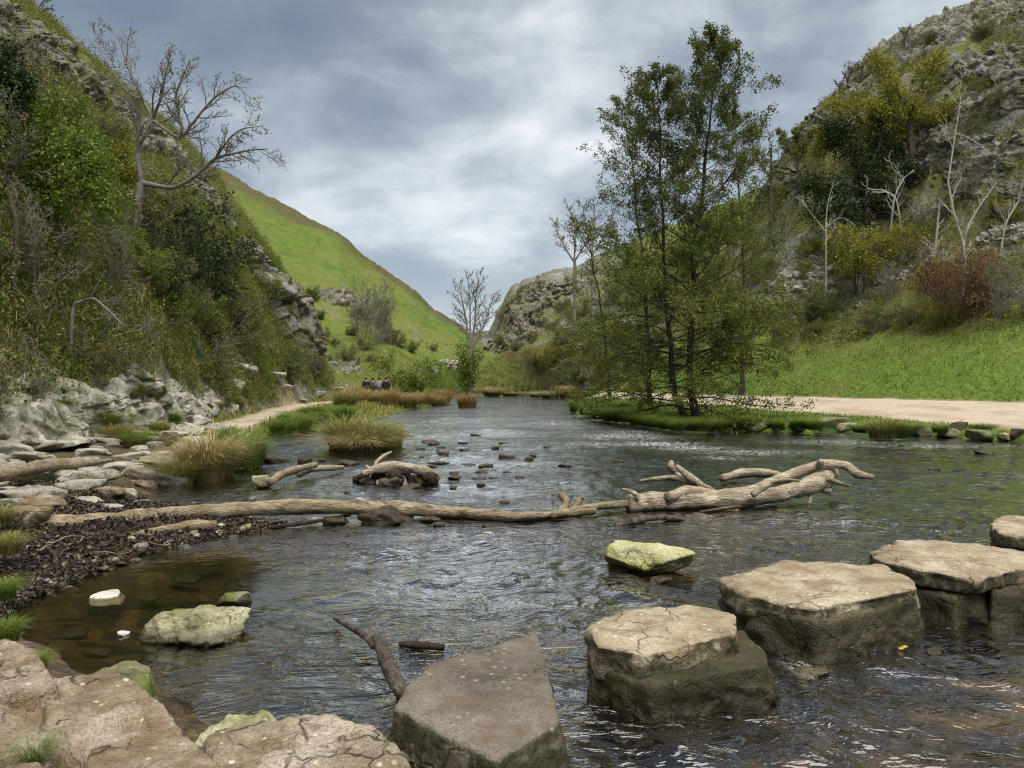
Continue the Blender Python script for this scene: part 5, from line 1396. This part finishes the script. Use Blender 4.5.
TS = [(13, .15, .75, .30, .13, .045, 4, 6), (8, .2, .7, .48, .16, .04, 3, 5), (5, .3, .6, .5, .16, .04, 3, 3)]
q0 = ray_hit(128, 236)
bare_tree('bare_tree', 'bare grey tree with a forked leaning trunk and wide spreading limbs on the left hillside',
    [[(128, 236, 0, 5.5), (134, 215, 0, 5), (140, 195, 0, 4.5), (142, 183, 0, 4.2)],
     [(142, 184, 0, 4), (139, 165, -.1, 3.4), (139, 145, -.1, 3.2), (147, 130, 0, 3), (152, 118, 0, 2.4), (143, 100, .2, 1.9), (133, 78, .3, 1.4), (124, 55, .4, 1.0), (118, 36, .5, .6)],
     [(152, 120, 0, 2.2), (160, 100, -.4, 1.6), (165, 78, -.6, 1.2), (170, 55, -.8, .7)],
     [(143, 183, 0, 3.6), (158, 186, -.2, 3.0), (175, 187, -.3, 2.8), (192, 178, -.4, 2.6), (204, 168, -.5, 2.3), (216, 158, -.6, 2.0), (232, 154, -.8, 1.4), (250, 150, -1, 1.0), (268, 149, -1.2, .5)],
     [(178, 140, -.5, 2.0), (182, 128, -.6, 1.9), (178, 112, -.7, 1.6), (176, 96, -.8, 1.3), (182, 78, -1, 1.0), (190, 60, -1.1, .6)],
     [(152, 120, 0, 2.2), (166, 130, -.3, 2.0), (180, 137, -.5, 2.0), (192, 124, -.7, 1.7), (205, 108, -.9, 1.4), (218, 95, -1.1, 1.1), (236, 86, -1.3, .8), (246, 96, -1.4, .4)],
     [(216, 158, -.6, 1.6), (226, 143, -.9, 1.2), (240, 130, -1.1, .9), (262, 126, -1.2, .4)],
     [(143, 100, .2, 1.6), (128, 92, .6, 1.2), (112, 70, .9, .9), (100, 50, 1.1, .6), (95, 36, 1.2, .4)],
     [(147, 130, 0, 2), (133, 112, .5, 1.4), (122, 98, .9, .8)]], q0[1], 820, TS, 'bark_grey', leaf='leaf_olive', leaf_per=.35)
q0 = ray_hit(30, 14)
bare_tree('bare_tree', 'small bare tree on the skyline crags at the top left corner', [[(24, 34, 0, 1.6), (32, 18, 0, 1.3), (38, 8, 0, 1.0)], [(38, 8, 0, 1), (30, -8, 0, .7), (24, -22, 0, .4)], [(38, 8, 0, 1), (46, -4, 0, .7), (52, -20, 0, .4)], [(34, 14, 0, 1), (44, 10, -.3, .6), (52, 8, -.4, .4)]], 44, 822, TS)
# pale dead limbs in the left scrub
for px, py, ln, lab in [(70, 318, [(0, 4, 0, 1.8), (3, -8, 0, 1.7), (12, -17, 0, 1.6), (24, -19, -.2, 1.4), (38, -8, -.4, 1.1), (54, 8, -.6, .6)], 'pale dead limb bending over the scrub low on the left hillside'),
                        (12, 260, [(0, 0, 0, 2.4), (4, -30, 0, 2.2), (-2, -62, 0, 1.7), (-8, -90, 0, .9)], 'dark crooked sapling at the left edge of the hillside'),
                        (52, 212, [(0, 0, 0, 3.0), (-2, -16, 0, 2.8), (4, -30, 0, 2.4), (16, -50, 0, 1.6), (22, -72, 0, .9)], 'short dark trunk of the green hillside tree')]:
    c = ray_hit(px, py)
    if 'green hillside' in lab: continue
    tr = [(px + a, py + b, dy, rp) for a, b, dy, rp in ln]
    bare_tree('dead_sapling', lab, [tr[:3], tr[2:]], c[1] - .6, 830 + px, TS[1:], 'bark_grey' if 'pale' in lab else 'bark_brown')
gt = lambda px, py, limbs, seed, label, leaf, per, ls=.10, sp=.12, bark='bark_brown', dY=-.5, spec=None, name='leafy_tree', k=1.0: bare_tree(name, label, [[(px + a, py + b, dy, rp * k) for a, b, dy, rp in lm] for lm in limbs], ray_hit(px, py)[1] + dY, seed, spec or [(8, .15, .8, .42, .13, .03, 4, 5), (7, .2, .75, .45, .16, .02, 3, 4)], bark, leaf=leaf, leaf_per=per, lsize=ls, spread=sp, extra=True)
gt(52, 214, [[(0, 0, 0, 3), (-2, -18, 0, 2.8), (0, -30, 0, 2.5)], [(0, -30, 0, 2.4), (14, -50, -.3, 1.6), (30, -76, -.6, .8)], [(0, -28, 0, 2.4), (-14, -54, 0, 1.6), (-24, -90, .2, .8)], [(0, -30, 0, 2), (8, -66, 0, 1.4), (6, -108, 0, .7)], [(2, -24, 0, 1.8), (28, -34, -.4, 1.2), (54, -46, -.6, .6)], [(0, -20, 0, 1.8), (30, -16, -.4, 1.2), (62, -10, -.6, .6)]], 841, 'bright green leafy tree among the scrub of the left hillside', 'leaf_green', 26, .11, .18)
gt(8, 150, [[(0, 0, 0, 3), (-2, -24, 0, 2.4), (0, -40, 0, 2)], [(0, -40, 0, 1.8), (14, -70, 0, .9)], [(0, -30, 0, 1.8), (-20, -70, 0, .9)], [(0, -40, 0, 1.6), (2, -96, 0, .7)]], 842, 'dark green leafy tree at the left picture edge under the skyline', 'leaf_dark', 26, .11, .16, bark='bark_brown')
gt(110, 190, [[(0, 0, 0, 2.4), (0, -14, 0, 2), (2, -24, 0, 1.8)], [(2, -24, 0, 1.6), (14, -40, 0, .8)], [(2, -20, 0, 1.6), (-16, -36, 0, .8)], [(0, -14, 0, 1.4), (22, -16, 0, .7)]], 843, 'small yellow-green tree just left of the bare spreading tree', 'leaf_yellow', 22, .10, .16)
# right hillside: dark tree below, yellowing trees above, pale dead birches
YT = [(8, .15, .8, .42, .13, .02, 4, 5), (7, .2, .75, .45, .16, .02, 3, 4)]
gt(868, 212, [[(0, 0, 0, 4), (0, -20, 0, 3.4), (0, -40, 0, 3)], [(0, -20, 0, 2), (-30, -30, -.5, 1.2), (-52, -26, -.8, .6)], [(0, -24, 0, 2), (26, -34, -.5, 1.2), (50, -36, -.8, .6)], [(0, -40, 0, 2), (-20, -66, 0, 1.2), (-34, -84, 0, .6)], [(0, -40, 0, 2), (12, -70, 0, 1.4), (14, -98, 0, .6)], [(0, -14, 0, 2), (-24, -8, -1, 1.2), (-50, 0, -1.4, .6)], [(0, -10, 0, 2), (24, -6, -1, 1.2), (44, 2, -1.4, .6)]], 851, 'broad dark evergreen tree filling the hollow of the right hillside', 'leaf_dark', 60, .20, .42, spec=YT)
gt(872, 170, [[(0, 0, 0, 3), (-4, -30, 0, 2.6), (-6, -44, 0, 2.2)], [(-6, -44, 0, 2), (-24, -62, 0, 1.2), (-40, -66, 0, .6)], [(-6, -40, 0, 2), (14, -66, 0, 1.2), (20, -84, 0, .6)], [(-4, -30, 0, 1.8), (-34, -34, -.6, 1), (-58, -24, -.8, .5)]], 852, 'yellow-green tree rising behind the broad dark evergreen', 'leaf_yellow', 34, .17, .34, spec=YT)
gt(912, 158, [[(0, 0, 0, 3), (-2, -34, 0, 2.6), (-4, -50, 0, 2.2)], [(-4, -50, 0, 2), (-22, -78, 0, 1.2), (-30, -98, 0, .6)], [(-4, -46, 0, 2), (12, -76, 0, 1.2), (18, -96, 0, .6)], [(-2, -34, 0, 1.8), (22, -48, -.4, 1), (36, -50, -.6, .5)], [(-2, -30, 0, 1.8), (-28, -44, -.5, 1), (-44, -50, -.7, .5)]], 853, 'taller yellowing tree beside the evergreen, nearest the upper crags', 'leaf_yellow', 34, .17, .34, spec=YT)
for px, py, lm, lab, sd in [
  (962, 292, [[(0, 0, 0, 2.2), (2, -40, 0, 2.0), (-8, -78, 0, 1.9), (-14, -110, 0, 1.7)], [(-14, -110, 0, 1.7), (-8, -150, 0, 1.4), (-2, -190, 0, 1.0), (-4, -202, 0, .6)], [(-8, -160, 0, 1), (14, -150, -.3, .8), (30, -136, -.5, .5)]], 'tallest pale birch trunk rising from behind the russet hawthorn', 861),
  (963, 280, [[(0, 0, 0, 2.4), (0, -30, 0, 2.2), (6, -56, 0, 2)], [(6, -56, 0, 1.8), (18, -76, 0, 1.4), (34, -98, 0, .8)], [(4, -50, 0, 1.2), (-12, -70, 0, .8)]], 'white leaning birch trunk beside the tallest pale one', 862),
  (932, 262, [[(0, 0, 0, 2), (4, -20, 0, 1.8), (6, -44, 0, 1.4)], [(6, -44, 0, 1.2), (8, -60, 0, .6)]], 'short white birch stump left of the tallest pale trunk', 863),
  (826, 302, [[(0, 0, 0, 1.8), (0, -40, 0, 1.6), (0, -80, 0, 1.3)], [(0, -70, 0, 1), (-16, -90, 0, .7), (-28, -106, 0, .4)], [(0, -80, 0, 1), (2, -100, 0, .8), (8, -120, 0, .5)], [(0, -74, 0, .9), (14, -84, 0, .6), (28, -78, 0, .4)]], 'thin pale birch standing clear in front of the dark evergreen', 864),
  (890, 222, [[(0, 0, 0, 1.5), (4, -22, 0, 1.4), (14, -44, 0, 1.2)], [(14, -44, 0, 1.1), (4, -52, 0, .9), (-2, -66, 0, .5)], [(14, -44, 0, .9), (24, -52, 0, .5)]], 'crooked pale sapling right of the broad dark evergreen', 865),
  (902, 216, [[(0, 0, 0, 1.6), (-6, -16, 0, 1.4), (-20, -26, 0, 1.1)], [(-20, -26, 0, 1), (-34, -28, 0, .8), (-34, -38, 0, .4)]], 'pale fallen limb arching in front of the broad dark evergreen', 866),
  (1000, 248, [[(0, 0, 0, 1.6), (6, -24, 0, 1.4), (18, -46, 0, 1.1)], [(18, -46, 0, 1), (24, -70, 0, .6)], [(6, -24, 0, .9), (-4, -46, 0, .5)]], 'dull birch sapling at the right picture edge', 867)]:
    gt(px, py, lm, sd, lab, None, 0, bark='bark_pale', spec=[(6, .2, .7, .4, .14, .04, 3, 4), (5, .3, .7, .45, .16, .04, 3, 3)], name='birch_tree', dY=-1.0, k=.62)
# far trees
c = at_y(469, 392, 92)
bare_tree('ivy_tree', 'tall half-bare tree with an ivy-clad lower trunk at the far river bend', [[(469, 392, 0, 3.6), (471, 375, 0, 3), (470, 350, 0, 2.4)], [(470, 352, 0, 1.6), (466, 320, 0, 1.1), (462, 300, 0, .7), (459, 284, 0, .4)], [(471, 352, 0, 1.7), (475, 320, 0, 1.2), (476, 296, 0, .8), (479, 278, 0, .4)], [(471, 350, 0, 1.5), (482, 330, 0, 1.1), (488, 312, 0, .8), (494, 296, 0, .4)], [(470, 340, 0, 1.3), (470, 305, 0, .8), (468, 280, 0, .4)]], 92, 871, [(14, .1, .65, .34, .1, .06, 3, 4), (8, .2, .6, .45, .14, .05, 3, 3), (4, .3, .6, .5, .14, .04, 3, 2)], 'bark_grey', leaf='leaf_olive', leaf_per=.10, lsize=.2, spread=.15)
r_ = np.random.default_rng(5)
root = thing('ivy_growth', 'dark green ivy wrapped round the lower trunk of the tall half-bare tree', 'ivy', at_y(469, 392, 91.8))
Gs = Geo(); C = []
for k in range(26):
    q = wander(np.array([r_.uniform(-.5, .5), r_.uniform(-.4, .4), r_.uniform(0, 3)]), np.array([r_.normal() * .5, r_.normal() * .4, 1]), r_.uniform(2, 4), 6, .15, .05, r_)
    Gs.tube(q, np.linspace(.04, .015, len(q)), 4); C.append(q[r_.integers(0, 7, 110)] + r_.normal(size=(110, 3)) * np.array([.5, .5, .4]))
obj('stems', Gs.mesh('stems', MAT['bark_brown']), root)
obj('foliage', leaf_mesh('foliage', np.concatenate(C), .26, MAT['leaf_green'], .7, .3, r_), root)
for px, py, hp, lab, sd, Y in [(574, 300, 84, 'bare grey tree on the hill shoulder left of the alders', 881, 100), (592, 298, 96, 'taller bare grey tree on the hill shoulder behind the alders', 882, 98), (770, 210, 70, 'bare brown tree on the right skyline next to the alders', 883, 66), (797, 192, 62, 'half-leafed tree on the right skyline above the dark evergreen', 884, 66)]:
    tr = [[(px, py, 0, 2), (px + 1, py - hp * .3, 0, 1.6), (px, py - hp * .5, 0, 1.3)]] + [[(px, py - hp * .45, 0, 1.1), (px + a * hp * .15, py - hp * .7, b, .8), (px + a * hp * .26, py - hp * .97, b, .4)] for a, b in ((-1, 0), (.1, .5), (1, -.4))]
    bare_tree('bare_tree', lab, tr, Y, sd, TS, 'bark_grey' if sd < 883 else 'bark_brown', leaf=None if sd < 884 else 'leaf_olive', leaf_per=0 if sd < 884 else 3, lsize=.16, spread=.12)
for k, (px, py) in enumerate([(848, 84), (862, 74), (872, 66), (840, 92), (905, 40)]):
    q = ray_hit(px, py + 6)
    gt(px, py + 6, [[(0, 0, 0, .8), (0, -8, 0, .7), (1, -14, 0, .6)], [(1, -14, 0, .6), (6, -22, 0, .3)], [(0, -10, 0, .6), (-6, -18, 0, .3)]], 890 + k, 'tiny bare thorn tree on the right skyline', None, 0, bark='bark_brown', name='thorn_tree', spec=TS[:2])['group'] = 'tiny thorn trees on the right skyline'

# ================================================================== walkers
def fabric(name, c):
    M = Mat(name); return M.done(M.principled(M.mix(M.noise(30, 3), tuple(x * .8 for x in c), tuple(min(1, x * 1.2) for x in c)), .85, None, .2))
MAT['skin'] = fabric('skin', (.50, .33, .25)); MAT['hair'] = fabric('brown_hair', (.05, .035, .025))
def skin_obj(name, verts, edges, radii, mat, parent, root_i=0):
    me = bpy.data.meshes.new(name); me.from_pydata([tuple(v) for v in verts], edges, []); me.materials.append(mat)
    o = obj(name, me, parent)
    m = o.modifiers.new('skin', 'SKIN'); m.use_smooth_shade = True
    for i, sv in enumerate(me.skin_vertices[0].data):
        rr = radii[i]; sv.radius = rr if hasattr(rr, '__len__') else (rr, rr)
        sv.use_root = (i == root_i)
    s = o.modifiers.new('sub', 'SUBSURF'); s.levels = 2; s.render_levels = 2
    return o
def walker(label, x, y, facing, jacket, trousers, stride=.22, h=1.72, bag=None):
    z = HZ(x, y)
    root = thing('person', label, 'person', (x, y, z), facing, h / 1.72, 'walkers on the far footpath')
    st = stride
    V = [(0, 0, .93), (0, .01, 1.12), (0, .0, 1.34), (0, .0, 1.46), (0, .02, 1.56), (0, .02, 1.70),
         (-.10, 0, .90), (-.10, st * .55, .50), (-.10, st * .5, .09), (-.10, st * .5 + .16, .04),
         (.10, 0, .90), (.10, -st * .35, .50), (.10, -st * 1.1, .12), (.10, -st * 1.1 + .14, .05),
         (-.19, 0, 1.40), (-.25, -.05, 1.13), (-.24, .08, .90), (-.24, .12, .80),
         (.19, 0, 1.40), (.25, .04, 1.13), (.24, .18, .92), (.24, .23, .83)]
    E = [(0, 1), (1, 2), (2, 3), (3, 4), (4, 5), (0, 6), (6, 7), (7, 8), (8, 9), (0, 10), (10, 11), (11, 12), (12, 13), (2, 14), (14, 15), (15, 16), (16, 17), (2, 18), (18, 19), (19, 20), (20, 21)]
    Rr = [(.15, .11), (.14, .10), (.16, .11), .06, .085, .075, .09, .06, .045, .04, .09, .06, .045, .04, .06, .045, .035, .03, .06, .045, .035, .03]
    skin_obj('body', V, E, Rr, MAT['skin'], root)
    J = [0, 1, 2, 3, 14, 15, 16, 18, 19, 20]; mp = {v: i for i, v in enumerate(J)}
    skin_obj('jacket', [V[i] for i in J[:3]] + [(0, 0, 1.47)] + [V[i] for i in J[4:]], [(mp[a], mp[b]) for a, b in E if a in mp and b in mp], [(.19, .14), (.185, .135), (.20, .14), .08, .085, .07, .055, .085, .07, .055], jacket, root)
    Tr = [0, 6, 7, 8, 10, 11, 12]; mp = {v: i for i, v in enumerate(Tr)}
    skin_obj('trousers', [V[i] for i in Tr], [(mp[a], mp[b]) for a, b in E if a in mp and b in mp], [(.17, .125), .105, .08, .065, .105, .08, .065], trousers, root)
    hv, ht = ico(3); hv = hv * np.array([.098, .11, .105]) + np.array([0, -.015, 1.655])
    hv = hv[:]; obj('hair', make_mesh('hair', hv, None, ht, MAT['hair']), root)
    if bag is not None:
        me, c = slab_mesh('backpack', [(-.15, -.1), (.15, -.1), (.15, .1), (-.15, .1)], 1.45, 1.0, bag, seed=4, sub=4, soft=7, rough=.004, side_rough=.008, chips=0, batter=0)
        bo = obj('backpack', me, None, (x, y, z)); bo.parent = root; bo.location = (0, -.2, 1.22); 
    return root
for px, Y, f, jc, tc, lab, bg in [(366, 60, .1, (.02, .025, .035), (.03, .03, .04), 'walker in a black jacket, leftmost of the group on the far footpath', (.02, .03, .05)), (373, 61, -.2, (.10, .10, .11), (.03, .035, .05), 'walker in a dark grey jacket in the middle of the group', None), (379, 60.5, .15, (.26, .26, .27), (.05, .05, .06), 'walker in a pale grey jacket in the middle of the group', None), (386, 60, .0, (.03, .03, .05), (.02, .02, .025), 'walker in a navy jacket with a backpack, rightmost of the group', (.03, .03, .03))]:
    x = (px - 512) / F * Y
    walker(lab, x, Y, f, fabric('jacket', jc), fabric('trousers', tc), bag=fabric('pack', bg) if bg else None)

# ================================================================== camera, sky, light
cam = bpy.data.cameras.new('camera'); cam.sensor_width = 36; cam.lens = 36 * F / 1024
cam.shift_y = -(384 - HY) / 1024
cam.clip_start = .05; cam.clip_end = 6000
co = bpy.data.objects.new('camera', cam); co.location = (0, 0, EYE); co.rotation_euler = (R(90), 0, 0); COL.objects.link(co)
scene.camera = co

SUN_EL, SUN_AZ = R(70), R(150)      # azimuth from +Y, clockwise towards +X
world = bpy.data.worlds.new('World'); scene.world = world; world.use_nodes = True
nt = world.node_tree; nt.nodes.clear()
class W(Mat):
    def __init__(self): self.nt = nt; self._pos = None
w = W()
outn = nt.nodes.new('ShaderNodeOutputWorld')
sky = w.n('ShaderNodeTexSky', {'sky_type': 'NISHITA', 'sun_disc': False, 'sun_elevation': SUN_EL, 'sun_rotation': SUN_AZ})
dirv = w.n('ShaderNodeTexCoord').outputs['Generated']
sx = w.sep(dirv)
den = w.math('ADD', w.math('MAXIMUM', sx.outputs[2], 0.0), .34)
cx = w.math('DIVIDE', sx.outputs[0], den); cy = w.math('DIVIDE', sx.outputs[1], den)
cv = w.n('ShaderNodeCombineXYZ', None, X=cx, Y=cy, Z=0.0).outputs[0]
big = w.noise(1.5, 7, .50, w.n('ShaderNodeVectorMath', {'operation': 'ADD'}, i0=cv, i1=(CLOUD_X, CLOUD_Y, 0)).outputs[0], .25)
sml = w.noise(4.2, 6, .55, w.n('ShaderNodeVectorMath', {'operation': 'ADD'}, i0=cv, i1=(8.1, 4.4, 0)).outputs[0], .3)
cf = w.math('ADD', w.math('MULTIPLY', big, .68), w.math('MULTIPLY', sml, .32))
cl = w.ramp(cf, [(.38, (.125, .15, .185)), (.46, (.175, .205, .245)), (.515, (.27, .305, .34)), (.575, (.42, .455, .485)), (.66, (.63, .655, .675))])
# brighter towards the horizon, as under a cloud deck
hz = w.ramp(sx.outputs[2], [(0, .55), (.16, .22), (.4, 0)])
cl = w.mix(hz, cl, (.50, .56, .62))
thin = w.ramp(cf, [(.40, .22), (.6, .06)])
skc = w.mix(thin, cl, w.n('ShaderNodeVectorMath', {'operation': 'MULTIPLY'}, i0=sky.outputs[0], i1=(.10, .10, .10)).outputs[0])
bg = w.n('ShaderNodeBackground', None, Color=skc, Strength=SKY_STRENGTH)
nt.links.new(bg.outputs[0], outn.inputs[0])

sl = bpy.data.lights.new('sun', 'SUN'); sl.energy = 1.5; sl.angle = R(68); sl.color = (1.0, .95, .87)
so = bpy.data.objects.new('sun', sl); COL.objects.link(so)
d = Vector((math.sin(SUN_AZ) * math.cos(SUN_EL), math.cos(SUN_AZ) * math.cos(SUN_EL), math.sin(SUN_EL)))
so.rotation_euler = d.to_track_quat('Z', 'Y').to_euler()
so.location = (0, 0, 60)

vs = scene.view_settings
vs.view_transform = 'Standard'; vs.look = 'None'; vs.gamma = 1; vs.use_curve_mapping = False
vs.exposure = EXPOSURE
scene.cycles.use_denoising = True
scene.cycles.filter_width = 1.15
scene.cycles.max_bounces = 6; scene.cycles.diffuse_bounces = 3; scene.cycles.glossy_bounces = 3
scene.cycles.transparent_max_bounces = 12; scene.cycles.transmission_bounces = 3
scene.cycles.caustics_reflective = False; scene.cycles.caustics_refractive = False
